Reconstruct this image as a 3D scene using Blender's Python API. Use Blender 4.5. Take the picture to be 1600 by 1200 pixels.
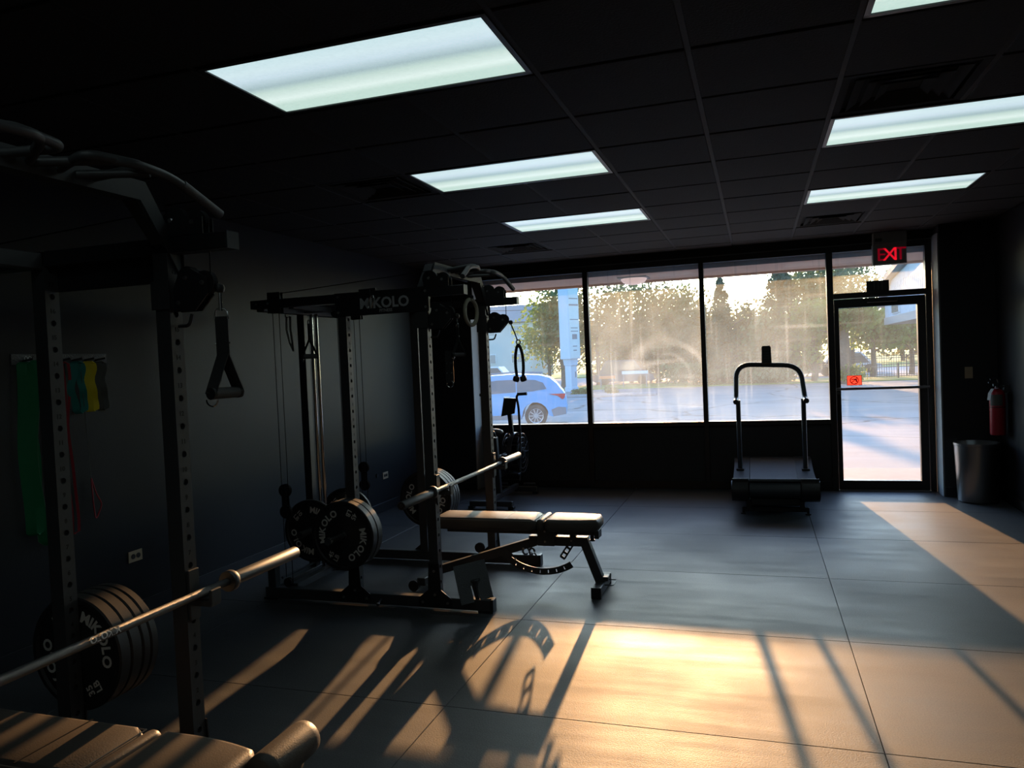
import bpy, bmesh, math, random
from mathutils import Vector, Matrix
random.seed(7)
for o in list(bpy.data.objects): bpy.data.objects.remove(o)
SC = bpy.context.scene
COL = SC.collection
PI = math.pi
V = Vector
FLOOR_TO_EYE = 1.553

# ------------------------------------------------------------------ camera
cam = bpy.data.cameras.new('camera'); co = bpy.data.objects.new('camera', cam); COL.objects.link(co)
cam.sensor_width = 36.0; cam.lens = 1178.09 / 1600 * 36; cam.clip_start = 0.05; cam.clip_end = 600
yaw, pitch, roll = -0.3152, -0.0294, 0.0435
f = V((math.sin(yaw)*math.cos(pitch), math.cos(yaw)*math.cos(pitch), math.sin(pitch)))
r = V((math.cos(yaw), -math.sin(yaw), 0)); d = f.cross(r)
r2 = r*math.cos(roll) + d*math.sin(roll); d2 = -r*math.sin(roll) + d*math.cos(roll)
M = Matrix((r2, -d2, -f)).transposed().to_4x4(); M.translation = V((0, 0, FLOOR_TO_EYE))
co.matrix_world = M; SC.camera = co

# ------------------------------------------------------------------ world, sun, exposure
SUN_TRAVEL = V((0.118, -1.0, -0.1685)).normalized()
W = bpy.data.worlds.new('sky'); SC.world = W; W.use_nodes = True
wn = W.node_tree.nodes; wl = W.node_tree.links
sky = wn.new('ShaderNodeTexSky'); sky.sky_type = 'NISHITA'; sky.sun_disc = False
sky.sun_elevation = math.radians(9.5); sky.sun_rotation = math.atan2(-SUN_TRAVEL.x, -SUN_TRAVEL.y)
sky.altitude = 100; sky.air_density = 1.0; sky.dust_density = 1.2; sky.ozone_density = 2.0
wb = wn.new('ShaderNodeMix'); wb.data_type = 'RGBA'; wb.blend_type = 'MULTIPLY'; wb.inputs[0].default_value = 1
wb.inputs[7].default_value = (0.72, 0.96, 1.24, 1)              # the camera's cool white balance, the same over the whole sky
wl.new(sky.outputs[0], wb.inputs[6]); wl.new(wb.outputs[2], wn['Background'].inputs[0]); wn['Background'].inputs[1].default_value = 0.95
sl = bpy.data.lights.new('sun', 'SUN'); sl.energy = 11.0; sl.color = (1.0, 0.51, 0.21); sl.angle = math.radians(0.7)
so = bpy.data.objects.new('sun', sl); COL.objects.link(so)
so.rotation_euler = SUN_TRAVEL.to_track_quat('-Z', 'Y').to_euler(); so.location = (-4, 60, 14)
vs = SC.view_settings; vs.view_transform = 'Standard'; vs.look = 'None'; vs.gamma = 1.0
vs.use_curve_mapping = False; vs.exposure = 0.0
SC.cycles.use_denoising = True; SC.cycles.max_bounces = 8; SC.cycles.transparent_max_bounces = 16
SC.cycles.sample_clamp_indirect = 6.0
SC.cycles.caustics_reflective = False; SC.cycles.caustics_refractive = False

# ------------------------------------------------------------------ materials
def mat(name, col, rough=0.5, metal=0.0, var=0.12, scale=8.0, bump=0.0, bscale=60.0, spec=0.5, coat=0.0, emis=None, trans=None):
    m = bpy.data.materials.new(name); m.use_nodes = True
    n = m.node_tree.nodes; l = m.node_tree.links; b = n['Principled BSDF']
    tc = n.new('ShaderNodeTexCoord'); nz = n.new('ShaderNodeTexNoise'); nz.inputs['Scale'].default_value = scale
    nz.inputs['Detail'].default_value = 4; l.new(tc.outputs['Object'], nz.inputs['Vector'])
    mx = n.new('ShaderNodeMix'); mx.data_type = 'RGBA'
    mx.inputs[6].default_value = [c*(1-var) for c in col] + [1]; mx.inputs[7].default_value = [min(1, c*(1+var)) for c in col] + [1]
    l.new(nz.outputs['Fac'], mx.inputs[0]); l.new(mx.outputs[2], b.inputs['Base Color'])
    b.inputs['Roughness'].default_value = rough; b.inputs['Metallic'].default_value = metal
    b.inputs['Specular IOR Level'].default_value = spec; b.inputs['Coat Weight'].default_value = coat
    if bump:
        n2 = n.new('ShaderNodeTexNoise'); n2.inputs['Scale'].default_value = bscale; n2.inputs['Detail'].default_value = 3
        l.new(tc.outputs['Object'], n2.inputs['Vector']); bp = n.new('ShaderNodeBump'); bp.inputs['Strength'].default_value = bump
        bp.inputs['Distance'].default_value = 0.01
        l.new(n2.outputs['Fac'], bp.inputs['Height']); l.new(bp.outputs[0], b.inputs['Normal'])
    if emis:
        b.inputs['Emission Color'].default_value = list(emis[0]) + [1]; b.inputs['Emission Strength'].default_value = emis[1]
    if trans:
        out = n['Material Output']; t = n.new('ShaderNodeBsdfTranslucent'); t.inputs[0].default_value = list(trans[0]) + [1]
        ms = n.new('ShaderNodeMixShader'); ms.inputs[0].default_value = trans[1]
        l.new(b.outputs[0], ms.inputs[1]); l.new(t.outputs[0], ms.inputs[2]); l.new(ms.outputs[0], out.inputs[0])
    return m

MT = {}
MT['wall'] = mat('black_wall_paint', (0.026, 0.026, 0.030), 0.40, bump=0.08, bscale=140, scale=3, spec=0.16)
MT['backwall'] = mat('pale_back_wall', (0.72, 0.72, 0.73), 0.7, scale=3)  # unseen wall, made pale to bounce fill light forward
MT['frontwall'] = mat('black_front_paint', (0.020, 0.020, 0.023), 0.6, scale=4)
MT['tile'] = mat('black_ceiling_tile', (0.040, 0.039, 0.039), 0.85, bump=0.25, bscale=90, scale=20, spec=0.2)
MT['tee'] = mat('black_tee', (0.030, 0.030, 0.030), 0.7, spec=0.2)
MT['vent'] = mat('vent_black', (0.05, 0.05, 0.05), 0.9, spec=0.1)
MT['plenum'] = mat('plenum', (0.004, 0.004, 0.004), 0.9)
MT['bronze'] = mat('dark_bronze_frame', (0.018, 0.013, 0.011), 0.4)
MT['rail'] = mat('worn_rail', (0.16, 0.16, 0.165), 0.4, metal=0.6)
MT['panel'] = mat('black_sill_panel', (0.034, 0.031, 0.030), 0.6)
MT['jamb'] = mat('grey_plaster_return', (0.30, 0.30, 0.30), 0.7)
MT['base'] = mat('black_baseboard', (0.018, 0.018, 0.021), 0.35)
MT['powder'] = mat('black_powder_coat', (0.050, 0.052, 0.056), 0.45, bump=0.05, bscale=400)
MT['powder_dark'] = mat('satin_black_steel', (0.018, 0.018, 0.021), 0.42)
MT['num'] = mat('engraved_number', (0.004, 0.004, 0.004), 0.7)
MT['chrome'] = mat('chrome', (0.62, 0.62, 0.62), 0.12, metal=1.0, var=0.03)
MT['steel'] = mat('satin_steel', (0.105, 0.112, 0.12), 0.5, metal=1.0, var=0.06, scale=40)
MT['knurl'] = mat('knurled_steel', (0.14, 0.14, 0.145), 0.5, metal=1.0, bump=0.4, bscale=700)
MT['bolt'] = mat('zinc_bolt', (0.5, 0.5, 0.5), 0.3, metal=1.0)
MT['rubber'] = mat('bumper_rubber', (0.020, 0.020, 0.022), 0.5, bump=0.06, bscale=300)
MT['print'] = mat('pale_print', (0.80, 0.78, 0.74), 0.6)
MT['white_print'] = mat('white_print', (0.9, 0.9, 0.9), 0.5)
MT['grey_print'] = mat('grey_print', (0.55, 0.57, 0.60), 0.5)
MT['vinyl'] = mat('black_vinyl', (0.080, 0.070, 0.063), 0.48, bump=0.10, bscale=220)
MT['seam'] = mat('pale_stitching', (0.32, 0.29, 0.26), 0.6)
MT['plastic'] = mat('black_plastic', (0.018, 0.018, 0.020), 0.4)
MT['webbing'] = mat('black_webbing', (0.024, 0.024, 0.026), 0.8, bump=0.3, bscale=500)
MT['grip'] = mat('grey_grip', (0.085, 0.085, 0.088), 0.7, bump=0.5, bscale=400)
MT['cable'] = mat('black_cable', (0.006, 0.006, 0.006), 0.5)
MT['wood'] = mat('pale_birch_ring', (0.42, 0.40, 0.31), 0.55)
MT['diamond'] = mat('grey_tread_plate', (0.10, 0.106, 0.115), 0.5, metal=0.3, bump=0.6, bscale=130)
MT['deck'] = mat('treadmill_deck', (0.036, 0.042, 0.052), 0.34)
MT['belt'] = mat('slat_belt', (0.042, 0.048, 0.058), 0.42)
MT['stainless'] = mat('brushed_stainless', (0.42, 0.40, 0.38), 0.28, metal=1.0, var=0.05)
MT['red'] = mat('extinguisher_red', (0.38, 0.012, 0.025), 0.35)
MT['tag'] = mat('paper_tag', (0.55, 0.55, 0.55), 0.7)
MT['ivory'] = mat('ivory_plate', (0.55, 0.42, 0.27), 0.5)
MT['slot'] = mat('dark_slot', (0.012, 0.011, 0.010), 0.6)
MT['sign'] = mat('grey_sign_housing', (0.40, 0.40, 0.38), 0.6)
MT['b_green'] = mat('green_latex', (0.008, 0.24, 0.09), 0.6)
MT['b_green_edge'] = mat('pale_green_edge', (0.14, 0.34, 0.20), 0.6)
MT['b_navy'] = mat('navy_latex', (0.03, 0.03, 0.10), 0.6)
MT['b_red'] = mat('red_latex', (0.42, 0.02, 0.035), 0.6)
MT['b_teal'] = mat('teal_latex', (0.01, 0.24, 0.21), 0.6)
MT['b_yellow'] = mat('yellow_latex', (0.85, 0.66, 0.006), 0.6)
MT['b_grey'] = mat('grey_latex', (0.10, 0.10, 0.09), 0.6)
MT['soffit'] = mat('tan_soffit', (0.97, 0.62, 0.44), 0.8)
MT['concrete'] = mat('sidewalk_concrete', (0.46, 0.36, 0.29), 0.85, bump=0.1, bscale=30)
MT['grass'] = mat('lawn', (0.182, 0.26, 0.058), 0.9, var=0.4, scale=1.5)
MT['road'] = mat('pale_road', (0.286, 0.293, 0.312), 0.9)
MT['carblue'] = mat('blue_car_paint', (0.095, 0.338, 0.581), 0.35, var=0.03, coat=0.15)
MT['cartrim'] = mat('grey_cladding', (0.208, 0.208, 0.221), 0.6)
MT['carglass'] = mat('car_glass', (0.10, 0.11, 0.12), 0.08, var=0.05)
MT['tyre'] = mat('tyre', (0.05, 0.047, 0.043), 0.85)
MT['alloy'] = mat('alloy_rim', (0.55, 0.55, 0.56), 0.3, metal=0.7)
MT['lamp_red'] = mat('tail_lamp', (0.50, 0.03, 0.04), 0.25)
MT['white'] = mat('white_paint', (0.62, 0.63, 0.64), 0.5, var=0.05)
MT['pylon'] = mat('pale_pylon', (0.45, 0.525, 0.6), 0.5, var=0.05, scale=1)
MT['pylon_face'] = mat('pylon_face', (0.55, 0.613, 0.6), 0.4, var=0.08, scale=2)
MT['apt'] = mat('beige_siding', (0.493, 0.464, 0.435), 0.85, var=0.06, scale=1)
MT['roof'] = mat('grey_shingle', (0.286, 0.26, 0.247), 0.9)
MT['glassdark'] = mat('far_window_glass', (0.20, 0.22, 0.24), 0.15)
MT['siding'] = mat('white_siding', (0.525, 0.562, 0.613), 0.7, var=0.04)
MT['dome'] = mat('lit_frosted_dome', (0.7, 0.6, 0.58), 0.5, emis=((1.0, 0.70, 0.66), 0.75))
MT['fascia'] = mat('beige_fascia', (0.42, 0.36, 0.33), 0.7)
MT['iron'] = mat('black_iron', (0.03, 0.03, 0.035), 0.5)
MT['orange'] = mat('orange_barrier', (0.75, 0.22, 0.08), 0.6)
MT['bark'] = mat('bark', (0.13, 0.095, 0.075), 0.9, var=0.3, bump=0.4, bscale=12)
MT['leaf_a'] = mat('leaf_olive', (0.112, 0.144, 0.056), 0.7, var=0.35, scale=1.2, trans=((0.24, 0.27, 0.09), 0.35))
MT['leaf_b'] = mat('leaf_green', (0.128, 0.18, 0.045), 0.7, var=0.35, scale=1.2, trans=((0.28, 0.36, 0.07), 0.42))
MT['leaf_c'] = mat('leaf_brown', (0.136, 0.131, 0.067), 0.7, var=0.35, scale=1.2, trans=((0.28, 0.26, 0.10), 0.35))
MT['needle'] = mat('conifer_needles', (0.088, 0.104, 0.056), 0.8, var=0.3, scale=1.2, trans=((0.22, 0.20, 0.08), 0.25))
MT['stick_red'] = mat('red_sticker', (0.85, 0.20, 0.14), 0.5, trans=((0.85, 0.20, 0.15), 0.93))
MT['stick_dark'] = mat('dark_red_ink', (0.20, 0.01, 0.02), 0.5)
MT['stick_edge'] = mat('pale_sticker_edge', (0.65, 0.55, 0.45), 0.5)

def lens_mat():
    m = bpy.data.materials.new('troffer_lens'); m.use_nodes = True
    n = m.node_tree.nodes; l = m.node_tree.links; b = n['Principled BSDF']
    tc = n.new('ShaderNodeTexCoord'); sp = n.new('ShaderNodeSeparateXYZ'); l.new(tc.outputs['Object'], sp.inputs[0])
    r = n.new('ShaderNodeValToRGB'); mp = n.new('ShaderNodeMapRange')
    mp.inputs[1].default_value = -0.29; mp.inputs[2].default_value = 0.29
    l.new(sp.outputs['Y'], mp.inputs[0]); l.new(mp.outputs[0], r.inputs[0])
    E = r.color_ramp.elements; E[0].position = 0; E[0].color = (0.62, 0.84, 0.88, 1); E[1].position = 1; E[1].color = (0.60, 0.82, 0.74, 1)
    for p, c in ((0.20, (0.72, 0.90, 0.95, 1)), (0.32, (0.66, 0.83, 0.92, 1)), (0.47, (0.42, 0.57, 0.60, 1)), (0.56, (0.62, 0.80, 0.74, 1)),
                 (0.72, (0.84, 1.0, 0.95, 1)), (0.82, (0.62, 0.82, 0.74, 1))):
        e = E.new(p); e.color = c
    ck = n.new('ShaderNodeTexVoronoi'); ck.inputs['Scale'].default_value = 130; l.new(tc.outputs['Object'], ck.inputs[0])
    mm = n.new('ShaderNodeMapRange'); mm.inputs[1].default_value = 0.0; mm.inputs[2].default_value = 0.8; mm.inputs[3].default_value = 0.98; mm.inputs[4].default_value = 0.86
    l.new(ck.outputs['Distance'], mm.inputs[0])
    b.inputs['Base Color'].default_value = (0.3, 0.33, 0.33, 1); b.inputs['Roughness'].default_value = 0.4
    l.new(r.outputs[0], b.inputs['Emission Color']); l.new(mm.outputs[0], b.inputs['Emission Strength'])
    return m
MT['lens'] = lens_mat()

def mat_floor():
    m = bpy.data.materials.new('rubber_mat'); m.use_nodes = True
    n = m.node_tree.nodes; l = m.node_tree.links; b = n['Principled BSDF']
    geo = n.new('ShaderNodeNewGeometry')
    mp = n.new('ShaderNodeMapping'); mp.inputs['Scale'].default_value = (0.6, 5.0, 1); l.new(geo.outputs['Position'], mp.inputs[0])
    n1 = n.new('ShaderNodeTexNoise'); n1.inputs['Scale'].default_value = 2.2; n1.inputs['Detail'].default_value = 6; l.new(mp.outputs[0], n1.inputs[0])
    n2 = n.new('ShaderNodeTexNoise'); n2.inputs['Scale'].default_value = 160; n2.inputs['Detail'].default_value = 2; l.new(geo.outputs['Position'], n2.inputs[0])
    n3 = n.new('ShaderNodeTexNoise'); n3.inputs['Scale'].default_value = 1.1; n3.inputs['Detail'].default_value = 5; l.new(geo.outputs['Position'], n3.inputs[0])
    mx = n.new('ShaderNodeMix'); mx.data_type = 'RGBA'; mx.inputs[6].default_value = (0.028, 0.031, 0.036, 1); mx.inputs[7].default_value = (0.082, 0.085, 0.092, 1)
    l.new(n1.outputs['Fac'], mx.inputs[0])
    sp = n.new('ShaderNodeMapRange'); sp.inputs[1].default_value = 0.35; sp.inputs[2].default_value = 0.7; sp.inputs[3].default_value = 0.75; sp.inputs[4].default_value = 1.3
    l.new(n2.outputs['Fac'], sp.inputs[0])
    mu = n.new('ShaderNodeMix'); mu.data_type = 'RGBA'; mu.blend_type = 'MULTIPLY'; mu.inputs[0].default_value = 1
    l.new(mx.outputs[2], mu.inputs[6]); l.new(sp.outputs[0], mu.inputs[7]); l.new(mu.outputs[2], b.inputs['Base Color'])
    rr = n.new('ShaderNodeMapRange'); rr.inputs[1].default_value = 0.3; rr.inputs[2].default_value = 0.7; rr.inputs[3].default_value = 0.44; rr.inputs[4].default_value = 0.68
    av = n.new('ShaderNodeMix'); av.inputs[0].default_value = 0.35; l.new(n3.outputs['Fac'], av.inputs[2]); l.new(n1.outputs['Fac'], av.inputs[3]); l.new(av.outputs[0], rr.inputs[0]); l.new(rr.outputs[0], b.inputs['Roughness'])
    bp = n.new('ShaderNodeBump'); bp.inputs['Strength'].default_value = 0.30; bp.inputs['Distance'].default_value = 0.003
    ad = n.new('ShaderNodeMath'); ad.operation = 'ADD'; l.new(n2.outputs['Fac'], ad.inputs[0]); l.new(n1.outputs['Fac'], ad.inputs[1])
    l.new(ad.outputs[0], bp.inputs['Height']); l.new(bp.outputs[0], b.inputs['Normal'])
    b.inputs['Specular IOR Level'].default_value = 0.58
    return m
MT['floor'] = mat_floor()

def mat_asphalt():
    m = bpy.data.materials.new('worn_asphalt'); m.use_nodes = True
    n = m.node_tree.nodes; l = m.node_tree.links; b = n['Principled BSDF']
    geo = n.new('ShaderNodeNewGeometry')
    mp = n.new('ShaderNodeMapping'); mp.inputs['Scale'].default_value = (0.25, 1.2, 1); l.new(geo.outputs['Position'], mp.inputs[0])
    n1 = n.new('ShaderNodeTexNoise'); n1.inputs['Scale'].default_value = 1.0; n1.inputs['Detail'].default_value = 8; l.new(mp.outputs[0], n1.inputs[0])
    mx = n.new('ShaderNodeMix'); mx.data_type = 'RGBA'; mx.inputs[6].default_value = (0.135, 0.148, 0.152, 1); mx.inputs[7].default_value = (0.34, 0.365, 0.365, 1)
    l.new(n1.outputs['Fac'], mx.inputs[0])
    vo = n.new('ShaderNodeTexVoronoi'); vo.feature = 'DISTANCE_TO_EDGE'; vo.inputs['Scale'].default_value = 0.16
    nd = n.new('ShaderNodeTexNoise'); nd.inputs['Scale'].default_value = 0.8; nd.inputs['Detail'].default_value = 5; l.new(geo.outputs['Position'], nd.inputs[0])
    va = n.new('ShaderNodeVectorMath'); va.operation = 'ADD'; l.new(geo.outputs['Position'], va.inputs[0]); l.new(nd.outputs['Color'], va.inputs[1])
    l.new(va.outputs[0], vo.inputs[0])
    cr = n.new('ShaderNodeMapRange'); cr.inputs[1].default_value = 0.004; cr.inputs[2].default_value = 0.012; cr.inputs[3].default_value = 0.35; cr.inputs[4].default_value = 1.0
    l.new(vo.outputs['Distance'], cr.inputs[0])
    mu = n.new('ShaderNodeMix'); mu.data_type = 'RGBA'; mu.blend_type = 'MULTIPLY'; mu.inputs[0].default_value = 1
    l.new(mx.outputs[2], mu.inputs[6]); l.new(cr.outputs[0], mu.inputs[7]); l.new(mu.outputs[2], b.inputs['Base Color'])
    b.inputs['Roughness'].default_value = 0.85; b.inputs['Specular IOR Level'].default_value = 0.25
    return m
MT['asphalt'] = mat_asphalt()

def mat_glass(name, film, smear, seed, arcs=False):
    """thin pane: clear, a little gloss, and a film of dust and wiped smears that scatters light"""
    m = bpy.data.materials.new(name); m.use_nodes = True
    n = m.node_tree.nodes; l = m.node_tree.links; n.remove(n['Principled BSDF']); out = n['Material Output']
    geo = n.new('ShaderNodeNewGeometry')
    def noise(sc, det, scale3, w=0.0):
        mp = n.new('ShaderNodeMapping'); mp.inputs['Scale'].default_value = scale3; mp.inputs['Location'].default_value = (seed*3.1 + w, 0, seed*1.7)
        l.new(geo.outputs['Position'], mp.inputs[0]); z = n.new('ShaderNodeTexNoise'); z.inputs['Scale'].default_value = sc; z.inputs['Detail'].default_value = det
        l.new(mp.outputs[0], z.inputs[0]); return z.outputs['Fac']
    def rng(v, a, b, c, e):
        q = n.new('ShaderNodeMapRange'); q.inputs[1].default_value = a; q.inputs[2].default_value = b; q.inputs[3].default_value = c; q.inputs[4].default_value = e
        l.new(v, q.inputs[0]); return q.outputs[0]
    def add(a, b):
        q = n.new('ShaderNodeMath'); q.operation = 'ADD'; l.new(a, q.inputs[0]); l.new(b, q.inputs[1]); q.use_clamp = True; return q.outputs[0]
    drips = rng(noise(3.0, 3, (9, 1, 0.35)), 0.58, 0.74, 0, smear*0.55)
    wipes = rng(noise(2.0, 4, (0.7, 1, 7), 5.0), 0.57, 0.75, 0, smear*0.6)
    dust = rng(noise(2.4, 6, (1, 1, 1), 9.0), 0.25, 0.8, film*0.55, film*1.5)
    fac = add(add(drips, wipes), dust)
    if arcs:                                                       # wiped arcs left by a hand
        for cx, cz, r0, w, amt, xa, xb in ((-1.02, 1.33, 0.40, 0.10, 0.11, 0.20, -0.15), (-1.00, 1.30, 0.26, 0.03, 0.07, -0.15, 0.15), (-0.98, 1.26, 0.42, 0.03, 0.07, -0.10, 0.2), (-1.05, 1.22, 0.52, 0.03, 0.06, 0.0, 0.25)):
            sep = n.new('ShaderNodeVectorMath'); sep.operation = 'DISTANCE'; sep.inputs[1].default_value = (cx, 8.897, cz)
            l.new(geo.outputs['Position'], sep.inputs[0])
            sb = n.new('ShaderNodeMath'); sb.operation = 'SUBTRACT'; l.new(sep.outputs['Value'], sb.inputs[0]); sb.inputs[1].default_value = r0
            ab = n.new('ShaderNodeMath'); ab.operation = 'ABSOLUTE'; l.new(sb.outputs[0], ab.inputs[0])
            band = rng(ab.outputs[0], 0.0, w, 1.0, 0.0)
            xyz = n.new('ShaderNodeSeparateXYZ'); l.new(geo.outputs['Position'], xyz.inputs[0])
            up = rng(xyz.outputs['Z'], cz - 0.25, cz + 0.25, 0.0, amt)
            ml = n.new('ShaderNodeMath'); ml.operation = 'MULTIPLY'; l.new(band, ml.inputs[0]); mq = n.new('ShaderNodeMath'); mq.operation = 'MULTIPLY'; l.new(up, mq.inputs[0]); l.new(rng(xyz.outputs['X'], min(cx+xa, cx+xb), max(cx+xa, cx+xb), 1.0 if xa > xb else 0.0, 0.0 if xa > xb else 1.0), mq.inputs[1]); l.new(mq.outputs[0], ml.inputs[1])
            m2 = n.new('ShaderNodeMath'); m2.operation = 'MULTIPLY'; l.new(ml.outputs[0], m2.inputs[0]); l.new(rng(noise(4, 4, (1, 1, 1), 3), 0.3, 0.6, 0.3, 1.0), m2.inputs[1])
            fac = add(fac, m2.outputs[0])
    tr = n.new('ShaderNodeBsdfTransparent'); tr.inputs[0].default_value = (0.97, 0.985, 0.98, 1)
    gl = n.new('ShaderNodeBsdfGlossy'); gl.inputs['Roughness'].default_value = 0.02; gl.inputs[0].default_value = (0.9, 0.9, 0.9, 1)
    m1 = n.new('ShaderNodeMixShader'); m1.inputs[0].default_value = 0.03; l.new(tr.outputs[0], m1.inputs[1]); l.new(gl.outputs[0], m1.inputs[2])
    tl = n.new('ShaderNodeBsdfTranslucent'); tl.inputs[0].default_value = (0.50, 0.56, 0.56, 1)
    m2 = n.new('ShaderNodeMixShader'); l.new(fac, m2.inputs[0]); l.new(m1.outputs[0], m2.inputs[1]); l.new(tl.outputs[0], m2.inputs[2])
    l.new(m2.outputs[0], out.inputs[0])
    return m
MT['glass1'] = mat_glass('glass_pane_left', 0.035, 0.04, 1)
MT['glass2'] = mat_glass('glass_pane_middle', 0.12, 0.17, 2, True)
MT['glass3'] = mat_glass('glass_pane_right', 0.10, 0.13, 3)
MT['glass4'] = mat_glass('glass_transom', 0.16, 0.10, 4)
MT['glass5'] = mat_glass('glass_door', 0.045, 0.05, 5)

# ------------------------------------------------------------------ mesh building
ORG = {}
class MB:
    def __init__(s): s.bm = bmesh.new()
    def _xf(s, vs, mtx):
        if mtx is not None: bmesh.ops.transform(s.bm, matrix=mtx, verts=vs)
    def box(s, a, b, bev=0.0, mtx=None):
        a, b = V(a), V(b)
        t = Matrix.Translation((a+b)/2) @ Matrix.Diagonal(((b-a).x, (b-a).y, (b-a).z, 1))
        r = bmesh.ops.create_cube(s.bm, size=1, matrix=t); vs = r['verts']
        if bev:
            es = list({e for v in vs for e in v.link_edges})
            rb = bmesh.ops.bevel(s.bm, geom=es, offset=bev, segments=1, affect='EDGES', profile=0.5)
            vs = list({v for f in rb['faces'] for v in f.verts} | {v for v in vs if v.is_valid})
        s._xf(vs, mtx); return s
    def beam(s, p, q, w, h, up=(0, 0, 1), bev=0.0):
        """square tube from p to q, w across, h along up"""
        p, q = V(p), V(q); d = (q-p); L = d.length; x = d.normalized(); u = V(up); y = u.cross(x).normalized(); z = x.cross(y)
        m = Matrix((x, y, z)).transposed().to_4x4(); m.translation = (p+q)/2
        return s.box((-L/2, -w/2, -h/2), (L/2, w/2, h/2), bev, m)
    def cyl(s, p, q, r, r2=None, n=14):
        p, q = V(p), V(q); d = q-p
        m = Matrix.Translation((p+q)/2) @ d.to_track_quat('Z', 'Y').to_matrix().to_4x4()
        bmesh.ops.create_cone(s.bm, cap_ends=True, segments=n, radius1=r, radius2=r if r2 is None else r2, depth=d.length, matrix=m); return s
    def tube(s, pts, r, n=10, closed=False, flat=1.0, up0=None):
        pts = [V(p) for p in pts]; N = len(pts); rings = []; t0 = None; u = None
        for i in range(N):
            a = pts[(i-1) % N] if (closed or i) else pts[i]; b = pts[(i+1) % N] if (closed or i < N-1) else pts[i]
            t = (b-a).normalized()
            if u is None:
                u = V(up0) if up0 else (V((0, 0, 1)) if abs(t.z) < 0.9 else V((1, 0, 0)))
            u = (u - t*u.dot(t)).normalized(); w = t.cross(u)
            rr = r[i] if isinstance(r, (list, tuple)) else r
            rings.append([s.bm.verts.new(pts[i] + u*(rr*math.cos(2*PI*k/n)) + w*(rr*flat*math.sin(2*PI*k/n))) for k in range(n)])
        for i in range(N if closed else N-1):
            A, B = rings[i], rings[(i+1) % N]
            for k in range(n): s.bm.faces.new((A[k], A[(k+1) % n], B[(k+1) % n], B[k]))
        if not closed: s.bm.faces.new(rings[0][::-1]); s.bm.faces.new(rings[-1])
        return s
    def lathe(s, prof, o=(0, 0, 0), axis=(0, 0, 1), n=32, close=False):
        q = V(axis).to_track_quat('Z', 'Y'); o = V(o); rings = []
        for (r, h) in prof:
            if r < 1e-6: rings.append([s.bm.verts.new(o + q @ V((0, 0, h)))])
            else: rings.append([s.bm.verts.new(o + q @ V((r*math.cos(2*PI*k/n), r*math.sin(2*PI*k/n), h))) for k in range(n)])
        for A, B in (list(zip(rings, rings[1:])) + ([(rings[-1], rings[0])] if close else [])):
            for k in range(n):
                k2 = (k+1) % n
                if len(A) == 1 and len(B) == 1: continue
                if len(A) == 1: s.bm.faces.new((A[0], B[k], B[k2])) if False else s.bm.faces.new((A[0], B[k2], B[k]))
                elif len(B) == 1: s.bm.faces.new((A[k], A[k2], B[0]))
                else: s.bm.faces.new((A[k], A[k2], B[k2], B[k]))
        return s
    def prism(s, poly, o, u, v, w):
        o, u, v, w = V(o), V(u), V(v), V(w)
        A = [s.bm.verts.new(o + u*p[0] + v*p[1]) for p in poly]; B = [s.bm.verts.new(o + u*p[0] + v*p[1] + w) for p in poly]
        n = len(poly); s.bm.faces.new(A[::-1]); s.bm.faces.new(B)
        for k in range(n): s.bm.faces.new((A[k], A[(k+1) % n], B[(k+1) % n], B[k]))
        return s
    def strip(s, pts, wv, t, nrm=None, closed=False):
        """flat band along pts, wv = width vector, t = thickness"""
        pts = [V(p) for p in pts]; wv = V(wv); N = len(pts); R = []
        for i in range(N):
            a = pts[(i-1) % N] if (closed or i) else pts[i]; b = pts[(i+1) % N] if (closed or i < N-1) else pts[i]
            tn = (b-a).normalized(); nn = tn.cross(wv).normalized()*(t/2)
            R.append([s.bm.verts.new(pts[i] + x) for x in (wv/2+nn, wv/2-nn, -wv/2-nn, -wv/2+nn)])
        for i in range(N if closed else N-1):
            A, B = R[i], R[(i+1) % N]
            for k in range(4): s.bm.faces.new((A[k], A[(k+1) % 4], B[(k+1) % 4], B[k]))
        if not closed: s.bm.faces.new(R[0][::-1]); s.bm.faces.new(R[-1])
        return s
    def text(s, txt, o, u, v, size, depth=0.0008, bold=0.02, shear=0.0, center=True):
        vs, fs, (x0, x1, y0, y1) = glyphs(txt, bold, shear); o, u, v = V(o), V(u).normalized(), V(v).normalized(); w = u.cross(v)
        cx, cy = ((x0+x1)/2, (y0+y1)/2) if center else (0, 0)
        vv = [s.bm.verts.new(o + u*((p[0]-cx)*size) + v*((p[1]-cy)*size) + w*(p[2]*depth)) for p in vs]
        for q in fs:
            try: s.bm.faces.new([vv[i] for i in q])
            except ValueError: pass
        return s
    def build(s, name, m, parent=None, o=None, smooth=None, label=None, kind=None):
        org = V(o) if o is not None else (ORG[parent.name] if parent else V((0, 0, 0)))
        bmesh.ops.recalc_face_normals(s.bm, faces=s.bm.faces)
        bmesh.ops.translate(s.bm, vec=-org, verts=s.bm.verts)
        me = bpy.data.meshes.new(name); s.bm.to_mesh(me); s.bm.free()
        if smooth:
            for p in me.polygons: p.use_smooth = True
            me.set_sharp_from_angle(angle=math.radians(smooth))
        me.materials.append(MT[m] if isinstance(m, str) else m)
        ob = bpy.data.objects.new(name, me); COL.objects.link(ob)
        if parent: ob.parent = parent
        else: ob.location = org
        ORG[ob.name] = org
        if label: ob['label'] = label
        if kind: ob['kind'] = kind
        elif name in ('bolt_set', 'hole_numbers', 'rivet_set', 'printed_line'): ob['kind'] = 'stuff'
        return ob

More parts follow.
